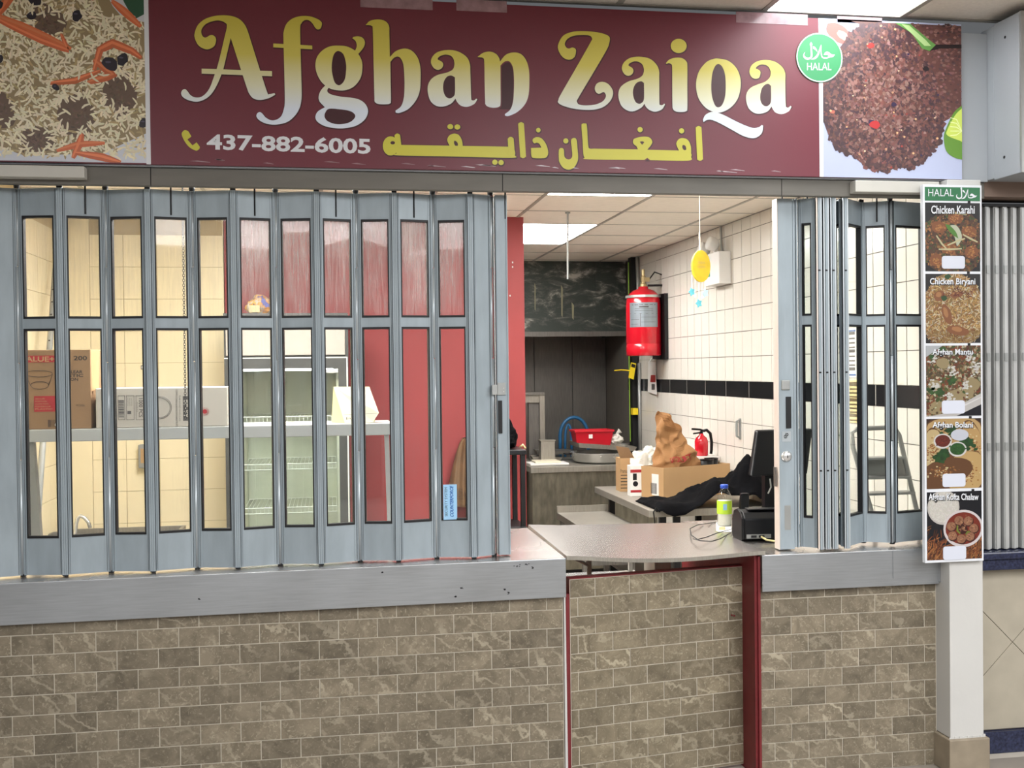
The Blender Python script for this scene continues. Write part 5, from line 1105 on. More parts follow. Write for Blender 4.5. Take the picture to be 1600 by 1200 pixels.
# jacket on the red wall
jx0, jx1 = at(700, 750, 2.5).x, at(740, 750, 2.5).x
jk = thing('hanging_jacket', 'brown leather jacket hanging on the red wall behind the security sticker', 'jacket', ((jx0+jx1)/2, 2.55, .7))
jt, jb = at(728, 685, 2.5).z, at(720, 792, 2.5).z
def jf(u, v):
    w_ = (.25+.75*(1-v)**.6); x = (jx0+jx1)/2+.04*v+(u-.5)*(jx1-jx0)*w_*1.25; z = jb+(jt-jb)*v
    y = 2.535-.05*math.sin(math.pi*u)+.012*math.sin(u*19+v*4); return (x, y, z)
b = B(); b.grid(jf, 24, 14); b.build('body', 'leather_brown', jk, 0, True, solid=.008)
b = B(); b.grid(lambda u, v: ((jx1-.055)+.06*u+.02*v, 2.475-.025*math.sin(math.pi*u), jb-.06+(jt-jb)*.95*v), 8, 10); b.build('sleeve', 'cloth_brown', jk, 0, True, solid=.02)
b = B(); c_ = at(719, 772, 2.475)
for rr in (.03, .02, .012): b.tube([(c_.x+rr*math.cos(t_*.314), c_.y, c_.z+rr*1.2*math.sin(t_*.314)) for t_ in range(21)], .0012, 4)
b.build('emblem', 'print_ink', jk)
bx((jx0+jx1)/2+.03, (jx0+jx1)/2+.05, 2.54, 2.607, jt-.015, jt).build('peg', 'black_metal', jk)
# black cart with a bag
YCt = 2.2
cx0, cx1 = at(772, 705, YCt).x, at(822, 705, YCt).x; cz1 = at(810, 703, YCt).z; czs = at(810, 822, YCt).z
kc = thing('black_cart', 'black tubular cart standing against the end of the red wall', 'cart', ((cx0+cx1)/2, YCt+.15, 0))
for (x, y) in ((cx0, YCt), (cx1-.034, YCt), (cx0, YCt+.3), (cx1-.034, YCt+.3)): bx(x, x+.03, y, y+.03, .0, cz1-.03).build('leg', 'black_metal', kc, .003)
bx(cx0-.01, cx1, YCt-.01, YCt+.34, cz1-.03, cz1).build('top_tray', 'black_metal', kc, .004); bx(cx0-.01, cx1, YCt-.01, YCt+.34, czs-.035, czs-.004).build('lower_tray', 'black_metal', kc, .004)
hb = thing('black_bag', 'crumpled black bag lying on the cart by the shutter end post', 'bag', ((cx0+cx1)/2, YCt+.15, cz1))
crumple(cx1-.10, YCt+.15, cz1+.001, .10, .13, .20, 9, 20, .35, .8).build('bag_body', 'cloth_black', hb)
b = B(); b.tube([at(812, 699, YCt-.01), at(817, 695, YCt-.01), at(820, 699, YCt-.01), at(821, 701, YCt-.015)], .008, 6); b.build('strap', 'brass', hb, 0, True)
# ================================================================== KITCHEN
hd_ = thing('extractor_hood', 'grimy dark steel extractor hood across the back of the kitchen', 'extractor hood', (3.1, 5.8, 2.0))
zh = at(900, 524, 5.4).z
b = B(); b.box(1.92, 3.855, 5.40, 5.43, zh, 2.678); b.box(1.92, 3.855, 5.43, 6.18, 2.60, 2.678); b.box(1.92, 1.95, 5.43, 6.18, zh, 2.60); b.box(3.82, 3.855, 5.43, 6.18, zh, 2.60); b.build('canopy', 'hood_grime', hd_)
bx(1.92, 3.855, 5.385, 5.40, zh-.01, zh+.035).build('lip', 'steel_dark', hd_); bx(1.92, 3.82, 5.44, 6.16, zh+.10, zh+.14).build('filter', 'soot', hd_)
a, c = at(931, 414, 5.39), at(968, 464, 5.39); bx(a.x, c.x, 5.386, 5.40, c.z, a.z).build('access_plate', 'hood_grime', hd_, .003)
b = B()
for (x, y0, y1, w) in ((878, 445, 496, .016), (895, 472, 500, .022), (836, 442, 486, .010)):
    p, q = at(x, y0, 5.397), at(x, y1, 5.397); b = B(); b.poly([(p.x-w/2, 5.3965, p.z), (p.x+w/2, 5.3965, p.z-.03), (q.x+w/3, 5.3965, q.z), (q.x-w/4, 5.3965, q.z+.02)]); b.build('grease_run', 'olive_plastic', hd_)
kt = thing('prep_counter', 'stained stainless prep counter at the back holding the pans and the red tub', 'counter', (3.2, 4.9, 0))
zk = .905
bx(2.80, 3.855, 4.5, 5.35, .05, zk-.05).build('cabinet', 'steel_stained', kt, .003); bx(2.785, 3.857, 4.485, 5.37, zk-.05, zk).build('worktop', 'steel_dull', kt, .004); bx(2.84, 3.8, 4.56, 5.3, 0, .05).build('plinth', 'soot', kt)
k2 = thing('fryer_cabinet', 'dull steel cabinet beside the prep counter, behind the red wall end', 'cabinet', (2.5, 5.0, 0))
bx(2.25, 2.775, 4.75, 5.35, .05, .86).build('body', 'steel_dull', k2, .003); bx(2.27, 2.76, 4.78, 5.33, .0, .05).build('plinth', 'soot', k2)
b = B(); c_ = at(826, 775, 4.74); c_.x = min(c_.x, 2.735); b.tube([(c_.x-.03, 4.72, c_.z), (c_.x+.03, 4.72, c_.z)], .008, 6); b.tube([(c_.x, 4.72, c_.z), (c_.x, 4.75, c_.z)], .006, 6); b.build('handle', 'paper_white', k2)
def at5(x, y): return at(x, y, 4.95)
pn = thing('round_pan', 'wide round aluminium pan on the prep counter below the red tub', 'pan', (at5(935, 720).x, 4.80, zk))
c_ = at(938, 720, 4.80); b = B(); b.lathe([(.20, .001), (.235, .02), (.255, .085), (.262, .09), (.25, .088), (.22, .02), (.19, .012)], (c_.x, 4.80, zk), 36); b.build('body', 'steel_bright', pn, 0, True)
b = B(); b.tube([(c_.x-.25, 4.80, zk+.075), (c_.x-.31, 4.78, zk+.078), (c_.x-.31, 4.84, zk+.078), (c_.x-.25, 4.84, zk+.075)], .006, 6); b.build('handle', 'black_metal', pn)
tr = thing('oven_tray', 'shallow steel tray lying tilted on the round pan under the red tub', 'tray', (c_.x+.02, 4.82, zk+.095))
MT = Matrix.Translation((c_.x+.03, 4.84, zk+.137)) @ Matrix.Rotation(R(5), 4, 'Y')
b = B(); b.box(-.24, .24, -.17, .17, -.02, -.016, MT)
for (a_, c2_) in (((-.24, -.17), (.24, -.17)), ((.24, -.17), (.24, .17)), ((.24, .17), (-.24, .17)), ((-.24, .17), (-.24, -.17))):
    o0 = Vector((a_[0], a_[1], 0)); o1 = Vector((c2_[0], c2_[1], 0)); b.add([MT @ (o0+Vector((0, 0, -.02))), MT @ (o1+Vector((0, 0, -.02))), MT @ (o1*1.06+Vector((0, 0, .018))), MT @ (o0*1.06+Vector((0, 0, .018)))], [(0, 1, 2, 3)])
b.build('body', 'steel_dull', tr)
rb = thing('red_tub', 'bright red plastic tub standing on the pans at the back of the kitchen', 'tub', (c_.x, 4.84, zk+.14))
a, c = at(898, 673, 4.78), at(958, 693, 4.78); zt_, zb_ = a.z, zk+.142; xm, hw = (a.x+c.x)/2, (c.x-a.x)/2
b = B(); tp = [(xm-hw, 4.76, zt_), (xm+hw, 4.76, zt_), (xm+hw, 4.97, zt_), (xm-hw, 4.97, zt_)]; bt = [(xm-hw*.86, 4.79, zb_), (xm+hw*.86, 4.79, zb_), (xm+hw*.86, 4.94, zb_), (xm-hw*.86, 4.94, zb_)]
b.add(bt+tp, [(3, 2, 1, 0), (0, 1, 5, 4), (1, 2, 6, 5), (2, 3, 7, 6), (3, 0, 4, 7)]); b.build('tub_body', 'plastic_red', rb, solid=.004)
b = B(); b.box(xm-hw-.006, xm+hw+.006, 4.752, 4.764, zt_-.012, zt_+.003); b.box(xm-hw-.006, xm+hw+.006, 4.966, 4.978, zt_-.012, zt_+.003); b.box(xm-hw-.006, xm-hw+.004, 4.764, 4.966, zt_-.012, zt_+.003); b.box(xm+hw-.004, xm+hw+.006, 4.764, 4.966, zt_-.012, zt_+.003); b.build('rim', 'plastic_red', rb)
a, c = at(920, 679, 4.765), at(926, 685, 4.765); bx(a.x, c.x, 4.764, 4.768, c.z, a.z).build('label', 'paper_white', rb)
fb = thing('foil_bag', 'crinkled silvery plastic bag beside the red tub', 'bag', (at5(967, 695).x, 4.75, zk))
c1 = at(967, 697, 4.72); crumple(c1.x, 4.80, zk+.150, .055, .06, .085, 4, 18, .35, .2).build('bag_body', 'plastic_clear', fb); b = B(); b.tube([(c1.x, 4.80, zk+.215), (c1.x+.01, 4.79, zk+.25), (c1.x+.03, 4.79, zk+.265)], [.02, .012, .024], 8); b.build('bag_neck', 'plastic_clear', fb)
cb = thing('cutting_board', 'white cutting boards lying flat on the prep counter', 'cutting board', (at5(860, 716).x, 4.75, zk))
a, c = at(826, 713, 4.70), at(886, 719, 4.70); b = B(); b.box(a.x, c.x, 4.62, 4.84, zk+.001, zk+.016); b.build('lower_board', 'paper_white', cb, .003); b = B(); b.box(a.x+.05, c.x-.06, 4.66, 4.86, zk+.017, zk+.030); b.build('upper_board', 'paper_cream', cb, .003)
pb = thing('steel_box', 'small plain steel box at the back of the prep counter', 'box', (at5(852, 700).x, 5.0, zk))
a, c = at(841, 688, 4.98), at(863, 712, 4.98); bx(a.x, c.x, 4.86, 4.96, zk+.001, a.z).build('body', 'steel_dull', pb, .003); bx(a.x-.006, c.x+.006, 4.855, 4.965, a.z, a.z+.008).build('lid', 'steel_dull', pb)
gy = thing('steel_stand', 'tall steel grill stand at the back, next to the red wall end', 'stand', (at(838, 700, 5.2).x, 5.2, .86))
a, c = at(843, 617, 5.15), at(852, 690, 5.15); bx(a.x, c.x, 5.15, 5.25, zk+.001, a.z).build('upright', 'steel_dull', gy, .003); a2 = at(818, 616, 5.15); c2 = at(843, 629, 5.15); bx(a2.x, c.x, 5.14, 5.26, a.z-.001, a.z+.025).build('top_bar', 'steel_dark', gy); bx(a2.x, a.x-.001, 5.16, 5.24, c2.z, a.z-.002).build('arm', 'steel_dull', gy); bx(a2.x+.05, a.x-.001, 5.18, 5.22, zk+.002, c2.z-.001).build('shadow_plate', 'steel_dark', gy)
st = thing('tray_stack', 'pair of grey metal trays propped on the counter behind the boards', 'tray', (at(845, 700, 5.05).x, 5.05, zk))
for k in range(2): b = B(); a, c = at(828+6*k, 690+3*k, 5.2), at(868+18*k, 700, 5.2); b.hexa([(a.x, 5.0, zk+.002+.055*k), (c.x, 5.01, zk+.002+.055*k), (c.x, 5.11, zk+.002+.055*k), (a.x, 5.11, zk+.002+.055*k)], [(a.x-.02, 4.99, zk+.045+.055*k), (c.x+.02, 5.0, zk+.03+.055*k), (c.x+.02, 5.12, zk+.04+.055*k), (a.x-.02, 5.12, zk+.05+.055*k)]); b.build('tray', 'steel_dark' if k else 'steel_dull', st)
hs = thing('blue_hose', 'loop of blue hose standing up behind the red tub', 'hose', (at(896, 690, 5.36).x, 5.36, zk))
def arc(cx, cy, rx, ry, a0, a1, Y, n=16): return [at(cx+rx*math.cos(R(a0+(a1-a0)*k/n)), cy-ry*math.sin(R(a0+(a1-a0)*k/n)), Y) for k in range(n+1)]
b = B(); b.tube([Vector((at(875, 705, 5.3).x, 5.3, zk+.01))]+arc(897, 682, 22, 30, 190, -10, 5.3)+[Vector((at(920, 705, 5.3).x, 5.3, zk+.01))], .016, 8); b.build('outer_loop', 'blue_hose', hs, 0, True)
b = B(); b.tube([Vector((at(883, 705, 5.32).x, 5.32, zk+.01))]+arc(888, 690, 5, 27, 180, 0, 5.32)+[Vector((at(893, 705, 5.32).x, 5.32, zk+.01))], .012, 8); b.build('inner_loop', 'blue_hose', hs, 0, True)
pot = thing('grey_pot', 'grey plastic pot at the corner of the prep counter near the pipes', 'pot', (at(986, 700, 4.9).x, 4.9, zk))
c1 = at(980, 697, 4.9); b = B(); b.lathe([(.05, .001), (.062, .13), (.055, .13), (.045, .02)], (c1.x, 5.08, zk), 18); b.build('body', 'olive_plastic', pot, 0, True)
b = B(); b.lathe([(.064, .128), (.066, .138), (.058, .138)], (c1.x, 5.08, zk), 18, close=False); b.build('rim', 'pvc_grey', pot)
# pipes in the corner
pi = thing('service_pipes', 'dark pipe cover and grey conduits running up the kitchen corner', 'pipe', (3.78, 5.0, 0))
a = at(987, 500, 5.0).x; c = at(996, 500, 5.0).x; bx(a, c, 5.0, 5.1, zk+.003, 2.677).build('cover', 'soot', pi)
b = B(); x = at(999, 600, 4.95).x; b.tube([(x, 4.95, zk+.003), (x, 4.95, 1.75)], .016, 8); b.tube([(x, 4.95, 2.10), (x-.01, 4.95, 2.677)], .014, 8); b.build('conduit', 'galv', pi, 0, True)
b = B(); p0 = at(982, 410, 4.98); p1 = at(985, 690, 4.98); b.tube([p0, at(983, 560, 4.98), at(984, 640, 4.98), p1], .004, 5); b.build('green_cord', 'green_cord', pi)
a, c = at(989, 638, 4.93), at(997, 648, 4.93); bx(a.x, c.x, 4.93, 4.999, c.z, a.z).build('yellow_label', 'yellow_tag', pi)
# suppression cylinder
YC = 4.30; p_t, p_b = at(1005, 450, YC), at(1005, 556, YC); rc = at(1032, 500, YC).x-at(1005.5, 500, YC).x; xc_ = at(1005.5, 500, YC).x
fs_ = thing('suppression_cylinder', 'large red fire suppression cylinder on a black bracket by the kitchen corner', 'fire cylinder', (xc_, YC, p_b.z))
h = p_t.z-p_b.z
b = B(); b.lathe([(rc*.94, 0), (rc, .006), (rc, h*.16), (rc*.985, h*.165), (rc*.985, h*.185), (rc, h*.19), (rc, h*.74), (rc*.97, h*.82), (rc*.86, h*.90), (rc*.62, h*.96), (rc*.30, h*.985), (rc*.27, h*1.02)], (xc_, YC, p_b.z), 36); b.build('vessel', 'enamel_red', fs_, 0, True)
b = B(); b.lathe([(.030, 0), (.030, .03), (.02, .04), (.022, .09), (.014, .10), (.014, .15)], (xc_, YC, p_t.z), 14); b.box(xc_-.02, xc_+.05, YC-.02, YC+.02, p_t.z+.05, p_t.z+.085); b.build('valve', 'brass', fs_)
b = B(); zb3 = at(1005, 464, YC).z; b.lathe([(rc+.004, -.010), (rc+.004, .010)], (xc_, YC, zb3), 36, close=False); b.tube([(xc_+rc, YC, zb3), (xc_+rc+.05, YC+.03, zb3)], .006, 5); b.build('strap', 'steel_bright', fs_)
# curved label plate
a0, a1 = R(205), R(305); zl1, zl0 = at(1000, 474, YC).z, at(1000, 512, YC).z
b = B(); b.grid(lambda u, v: (xc_+(rc+.002)*math.cos(a0+(a1-a0)*u), YC+(rc+.002)*math.sin(a0+(a1-a0)*u), zl0+(zl1-zl0)*v), 12, 1); lb = b.build('rating_plate', 'label_silver', fs_)
b = B()
for k, (v0, v1, u0, u1) in enumerate(((.90, .92, .1, .9), (.80, .84, .35, .65), (.74, .75, .2, .8), (.66, .67, .2, .8), (.55, .56, .02, .98), (.03, .55, .38, .39), (.4, .41, .42, .95), (.3, .31, .05, .35), (.2, .21, .42, .9), (.12, .13, .05, .3))):
    b.grid(lambda u, v: (xc_+(rc+.003)*math.cos(a0+(a1-a0)*(u0+(u1-u0)*u)), YC+(rc+.003)*math.sin(a0+(a1-a0)*(u0+(u1-u0)*u)), zl0+(zl1-zl0)*(v0+(v1-v0)*v)), 5, 1)
b.build('plate_print', 'print_ink', lb)
bxx = xc_+rc*.55; zb0 = at(1030, 561, YC).z; zb1 = at(1035, 460, YC).z
b = B(); b.box(bxx, 3.8595, YC-.02, YC+.02, zb0, zb0+.03); b.box(3.83, 3.8595, YC-.14, YC+.10, zb0, zb1); b.box(xc_+rc+.003, 3.83, YC-.02, YC+.02, zb1-.06, zb1-.03); b.build('bracket', 'black_metal', fs_)
b = B(); q0 = (xc_+.05, YC, p_t.z+.07); b.tube([q0, (xc_+.10, YC+.01, p_t.z+.13), (xc_+.17, YC+.03, p_t.z+.11), (xc_+.19, YC+.03, p_t.z+.03), (xc_+.17, YC+.02, p_t.z-.05)], .006, 6); b.tube([(xc_+.04, YC, p_t.z+.02), (xc_+.20, YC+.03, p_t.z+.025)], .010, 6); b.build('hose', 'black_metal', fs_, 0, True)
# hanging tags
yt = thing('yellow_inspection_tag', 'yellow inspection tag hanging from the cord below the red cylinder', 'tag', (at(988, 580, 4.9).x, 4.9, 1.7))
p = [at(986, 566, 4.9), at(994, 568, 4.9), at(990, 593, 4.9), at(982, 590, 4.9)]; B().prism(p, (0, .002, 0)).build('card', 'yellow_tag', yt)
b = B(); b.tube([at(960, 579, 4.9), at(970, 578, 4.9), at(984, 579, 4.9)], .005, 5); b.build('tie', 'yellow_tag', yt); q = [at(987, 568, 4.897), at(993, 570, 4.897), at(992, 575, 4.897), at(986, 573, 4.897)]; B().poly(q).build('print', 'print_black', yt)
wt = thing('white_service_tag', 'white and red service tag hanging on the tiled wall under the red cylinder', 'tag', (3.84, 4.4, 1.5))
p = [atX(1013, 565, 3.84), atX(1024, 566, 3.84), atX(1026, 617, 3.84), atX(1012, 612, 3.84)]; B().prism(p, (.002, 0, 0)).build('card', 'paper_white', wt)
B().poly([atX(1017, 586, 3.838), atX(1024, 586, 3.838), atX(1024, 597, 3.838), atX(1016, 597, 3.838)]).build('red_print', 'print_red', wt); B().poly([atX(1018, 600, 3.838), atX(1023, 600, 3.838), atX(1023, 609, 3.838), atX(1018, 609, 3.838)]).build('code_print', 'print_grey', wt)
b = B(); b.tube([(3.84, p[0].y-.03, p[0].z), (3.86, p[0].y-.03, p[0].z+.03)], .003, 5); b.build('pin', 'galv', wt)
# emergency light
def wp(x, y, X=3.80): return atX(x, y, X)
a = wp(1101, 391, 3.78); c = wp(1125, 449, 3.78)
el = thing('emergency_light', 'white emergency light box with two lamp heads and a green sign on the tiled wall', 'emergency light', (3.8, (a.y+c.y)/2, c.z))
y0_, y1_ = min(a.y, c.y), max(a.y, c.y); z0_, z1_ = at(1115, 448, y1_).z, at(1115, 392, y0_).z
b = bx(3.775, 3.8595, y0_, y1_, z0_, z1_); b.build('case', 'paper_white', el, .004)
bx(3.772, 3.775, y0_+.18, y1_-.02, z0_+.06, z1_-.06).build('green_sign', 'green_sign', el)
for (yy, zz_) in ((y0_+.10, z1_+.03), (y1_-.02, z1_+.01)):
    b = B(); b.lathe([(.02, -.05), (.045, -.03), (.05, .02), (.04, .03)], (3.76, yy, zz_+.03), 16, Matrix.Rotation(R(-70), 4, 'Y')); b.build('lamp_head', 'paper_white', el, 0, True); bx(3.775, 3.80, yy-.012, yy+.012, zz_-.03, zz_+.03).build('bracket', 'paper_white', el)
b = B(); b.tube([(3.85, (y0_+y1_)/2, z1_), (3.85, (y0_+y1_)/2+.02, 2.677)], .008, 6); b.build('conduit', 'galv', el)
# wind chime
YW = 1.25
wc_ = thing('wind_chime', 'yellow oval wind chime sign with blue charms hanging from a thin string', 'wind chime', (at(1095, 420, YW).x, YW, 2.0))
c_ = at(1095, 416, YW); hx = at(1111, 416, YW).x-c_.x; hz_ = at(1095, 391, YW).z-c_.z
b = B(); MD = Matrix.Translation(c_) @ Matrix.Rotation(R(15), 4, 'Z'); n = 28
pts = [MD @ Vector((hx*math.cos(2*math.pi*k/n), -.006, hz_*math.sin(2*math.pi*k/n))) for k in range(n)]; b.prism(pts, MD.to_3x3() @ Vector((0, .012, 0))); b.build('disc', 'chime_yellow', wc_)
b = B(); text_into(b, 'ZABIHA', MD @ Vector((-.022, -.0072, .012)), MD.to_3x3() @ Vector((.046, 0, 0)), Vector((0, 0, .013))); text_into(b, 'CUISINE', MD @ Vector((-.024, -.0072, -.010)), MD.to_3x3() @ Vector((.048, 0, 0)), Vector((0, 0, .013))); b.build('engraving', 'brass', wc_)
b = B(); t0 = at(1093, 300, YW); b.tube([(t0.x, YW, 2.677), at(1093.5, 365, YW)], .0012, 4); b.tube([at(1093, 363, YW), at(1093.5, 391, YW)], .004, 5); b.build('string', 'string', wc_)
for k, (x, y0, y1, m_) in enumerate(((1081, 430, 456, 'teal'), (1086, 436, 462, 'string'), (1092, 441, 474, 'teal'), (1097, 441, 464, 'string'), (1102, 438, 458, 'pale_blue'))):
    b = B(); b.tube([at(x, y0, YW), at(x, y1, YW)], .0014, 4); b.build('thread', 'string', wc_)
    b = B(); p = at(x, y1, YW); n = 10; r0 = .019 if m_ != 'string' else .010
    b.prism([(p.x+r0*(1 if q % 2 else .6)*math.cos(2*math.pi*q/n), YW-.003, p.z+r0*(1.3 if q % 2 else .8)*math.sin(2*math.pi*q/n)) for q in range(n)], (0, .006, 0)); b.build('charm', m_, wc_)
hr = thing('hanging_rod', 'thin grey rod hanging straight down from the kitchen ceiling', 'rod', (at(887, 400, 2.9).x, 2.9, 2.2))
p0 = atZ(887, 331, 2.679); p1 = at(887, 436, p0.y); b = B(); b.tube([p0, p1], .006, 6); b.build('rod', 'galv', hr); b = B(); b.lathe([(.016, 0), (.016, .008)], (p0.x, p0.y, 2.669), 12); b.build('ceiling_plate', 'galv', hr)
# ------------------------------------------------------------------ table along the right wall
zt2 = .85
tb = thing('steel_table', 'stainless work table on black legs along the tiled wall, covered with boxes', 'table', (3.45, 2.75, 0))
bx(3.06, 3.856, 2.06, 3.43, zt2-.045, zt2).build('tabletop', 'steel_dull', tb, .004)
for (x, y) in ((3.15, 3.34), (3.15, 2.12), (3.24, 2.12), (3.8, 2.12), (3.8, 3.34)): bx(x, x+.04, y, y+.04, 0, zt2-.045).build('leg', 'black_metal', tb, .003)
bx(3.14, 3.84, 2.14, 3.4, .30, .32).build('undershelf', 'steel_dark', tb)
lt2 = thing('low_bench', 'low stainless bench with an upstand in front of the prep counter', 'bench', (2.95, 2.8, 0))
bx(2.735, 3.10, 2.46, 3.20, .655, .70).build('worktop', 'steel_dull', lt2, .003); bx(2.735, 3.10, 3.20, 3.215, .655, .745).build('upstand', 'steel_dull', lt2); bx(2.77, 3.08, 2.48, 2.50, .45, .65).build('front_panel', 'steel_dark', lt2)
for (x, y) in ((2.75, 2.48), (3.06, 2.48), (2.75, 3.15), (3.06, 3.15)): bx(x, x+.03, y, y+.03, 0, .655).build('leg', 'steel_dark', lt2)
# big open cardboard tray
bo = thing('cardboard_tray', 'long open cardboard tray on the steel table holding the paper bag', 'carton', (3.5, 2.75, zt2))
MBx = Matrix.Translation((3.298, 2.52, zt2+.002)) @ Matrix.Rotation(R(22), 4, 'Z')
lw, ld, lh = .575, .23, .205
for nm, q in (('front_wall', (0, lw, 0, .006, 0, lh)), ('back_wall', (0, lw, ld-.006, ld, 0, lh)), ('end_wall', (0, .006, .006, ld-.006, 0, lh)), ('end_wall', (lw-.006, lw, .006, ld-.006, 0, lh)), ('bottom', (.006, lw-.006, .006, ld-.006, 0, .006))):
    B().box(*q, MBx).build(nm, 'cardboard_light', bo)
b = B(); b.box(-.001, 0, .05, .12, .02, .16, MBx); lbx = b.build('paper_label', 'paper_white', bo); b = B()
for k in range(8): b.box(-.0018, -.001, .07+.008*k, .07+.008*k+.004, .03, .10, MBx)
b.build('barcode', 'print_black', lbx)
# brown paper bag
pbx = at(1054, 700, 2.72); pbx.x = 3.40
pg = thing('paper_bag', 'crumpled brown paper takeout bag with red printing standing in the cardboard tray', 'paper bag', (pbx.x, 2.72, zt2+.02))
random.seed(5)
def _lerp(tab, t):
    for (a, va), (c, vc) in zip(tab, tab[1:]):
        if t <= c: return va+(vc-va)*(t-a)/(c-a)
    return tab[-1][1]
def bagf(u, v, out=0.0):
    a = u*2*math.pi; t = v; sq = lambda c: math.copysign(abs(c)**.5, c)
    xl = _lerp(((0, -.150), (.45, -.158), (.7, -.150), (.88, -.150), (1, -.150)), t); xr_ = _lerp(((0, .150), (.45, .155), (.60, .120), (.72, .045), (.86, .005), (1, -.010)), t)
    d_ = _lerp(((0, .075), (.5, .090), (.8, .055), (1, .062)), t)+out
    x = (xl+xr_)/2+(xr_-xl)/2*sq(math.cos(a)); y = d_*sq(math.sin(a)); z = .50*t+.045*t*t*math.sin(a)-.02*t*t*math.cos(a)
    p = Vector((x*8, y*8, z*8)); k = .15+.95*min(1, t*1.6)
    c1 = noise.voronoi(p*1.2)[0][0]; c2 = noise.noise(p*1.6+Vector((3, 1, 0)))
    x += .030*k*c2; y += -.050*k*(c1-.3)+.022*k*noise.noise(p*2.6); z += .022*k*noise.noise(p*1.4+Vector((0, 9, 0)))
    return (3.440+x*.927-y*.375, 2.700+x*.375+y*.927, zt2+.012+max(0, z))
b = B(); b.grid(bagf, 52, 40); b.build('bag_body', 'paper_brown', pg, solid=.001)
vs, fs = text_geo('EAT OUT', .02); b = B(); b.add([bagf(.655+.115*q[0], .465+.075*q[1]+.02*q[0], .006) for q in vs], fs); b.build('lettering', 'print_red', pg)
# small boxes at the tray's end
tb1 = thing('tea_carton', 'narrow upright orange-brown printed carton with an open flap by the cardboard tray', 'carton', (at(975, 765, 3.2).x, 3.2, zt2))
a, c = at(969, 716, 3.05), at(985, 770, 3.05); bx(a.x, c.x, 3.05, 3.17, zt2+.001, a.z).build('body', 'cardboard_light', tb1)
b = B(); b.add([(a.x, 3.05, a.z), (c.x+.03, 3.05, a.z), at(982, 700, 3.02), at(962, 697, 3.02)], [(0, 1, 2, 3)]); b.build('flap', 'cardboard', tb1, solid=.002)
b = B(); text_px(b, 'Premium', 969.5, 733, 983, 739, 3.049, .0); 
for k in range(5): q0 = at(970, 742+5*k, 3.0492); q1 = at(980, 743.2+5*k, 3.0492); b.box(q0.x, q1.x, 3.0488, 3.05, q1.z, q0.z)
b.build('print', 'print_ink', tb1)
tb2 = thing('white_carton', 'small white carton with red bands and black stamps beside the cardboard tray', 'carton', (at(998, 775, 2.75).x, 2.75, zt2))
a, c = at(985, 728, 2.77), at(1006, 775, 2.77); b = bx(a.x, c.x, 2.77, 2.85, zt2+.001, a.z); b.build('body', 'paper_white', tb2)
b = B()
for (y0, y1) in ((734, 738), (766, 769)): q0, q1 = at(985, y0, 2.769), at(1009, y1, 2.769); bx(a.x, c.x, 2.7685, 2.77, q1.z, q0.z).build('red_band', 'print_red', tb2)
b = B(); q0, q1 = at(989, 740, 2.769), at(995, 750, 2.769); b.box(q0.x, q1.x, 2.7685, 2.77, q1.z, q0.z); q = at(993, 756, 2.769); b.lathe([(.018, 0), (.018, .0015)], (q.x, 2.77, q.z), 14, Matrix.Rotation(R(90), 4, 'X')); b.build('black_stamp', 'print_black', tb2)
# clear bag with bread
cl = thing('clear_bag', 'clear plastic bag of bread rolls between the trays and the paper bag', 'bag', (at(1000, 715, 3.3).x, 3.3, zt2))
c1 = at(1000, 735, 3.25); crumple(c1.x, 3.25, zt2+.001, .12, .10, .26, 12, 20, .3, .35).build('bag_body', 'plastic_clear', cl); c2 = at(1015, 712, 3.25); crumple(c2.x, 3.28, zt2+.10, .07, .07, .20, 15, 16, .35, .3).build('bag_neck', 'plastic_clear', cl)
# wall ledge, extinguisher, cups
lg = thing('white_ledge', 'white ledge along the tiled wall behind the cardboard tray', 'shelf', (3.75, 3.1, 1.0))
zl = at(1093, 712, 3.08).z
bx(3.60, 3.8595, 3.0, 3.95, zl-.03, zl-.001).build('board', 'paper_white', lg, .003)
for y in (3.1, 3.7): bx(3.80, 3.8595, y, y+.03, zl-.14, zl-.03).build('bracket', 'galv', lg)
YX = 3.08; ex = thing('fire_extinguisher', 'small red fire extinguisher with black handle on the ledge behind the paper bag', 'fire extinguisher', (at(1094, 700, YX).x, YX, zl))
xe = at(1096, 700, YX).x; re = .047; zt_ = at(1095, 680, YX).z
b = B(); b.lathe([(re*.9, 0), (re, .006), (re, (zt_-zl)*.72), (re*.8, (zt_-zl)*.88), (re*.35, zt_-zl), (re*.3, zt_-zl+.012)], (xe, YX, zl), 24); b.build('vessel', 'enamel_red', ex, 0, True)
b = B(); b.tube([(xe, YX, zt_+.005), (xe, YX, zt_+.03)], .011, 8); b.tube([(xe+.02, YX, zt_+.03), (xe-.01, YX, zt_+.04), (xe-.07, YX, zt_+.045)], .008, 6); b.tube([(xe+.01, YX, zt_+.02), (xe-.06, YX, zt_+.012)], .006, 6); b.build('handle', 'black_plastic', ex)
b = B(); b.tube([(xe+.01, YX-.01, zt_+.03), (xe+.035, YX-.01, zt_+.036), (xe+.062, YX-.01, zt_+.012), (xe+.072, YX-.01, zt_-.05), (xe+.070, YX-.01, zl+.04), (xe+.066, YX-.01, zl+.012)], .011, 8); b.build('hose', 'black_plastic', ex, 0, True)
for k, (u_, v_, lb_) in enumerate(((.42, .06, 'black cup standing in the cardboard tray, the one nearer the paper bag'), (.515, .12, 'black cup standing in the cardboard tray, the one nearer the monitor'))):
    q = MBx @ Vector((u_, v_, .008)); cpx = thing('black_cup', lb_, 'cup', q, 'cups in the cardboard tray')
    b = B(); b.lathe([(.034, 0), (.046, .225), (.040, .225), (.036, .10)], q, 20); b.build('body', 'black_plastic', cpx, 0, True); b = B(); b.lathe([(.046, .222), (.049, .228), (.043, .228)], q, 20, close=False); b.build('rim', 'black_plastic', cpx)
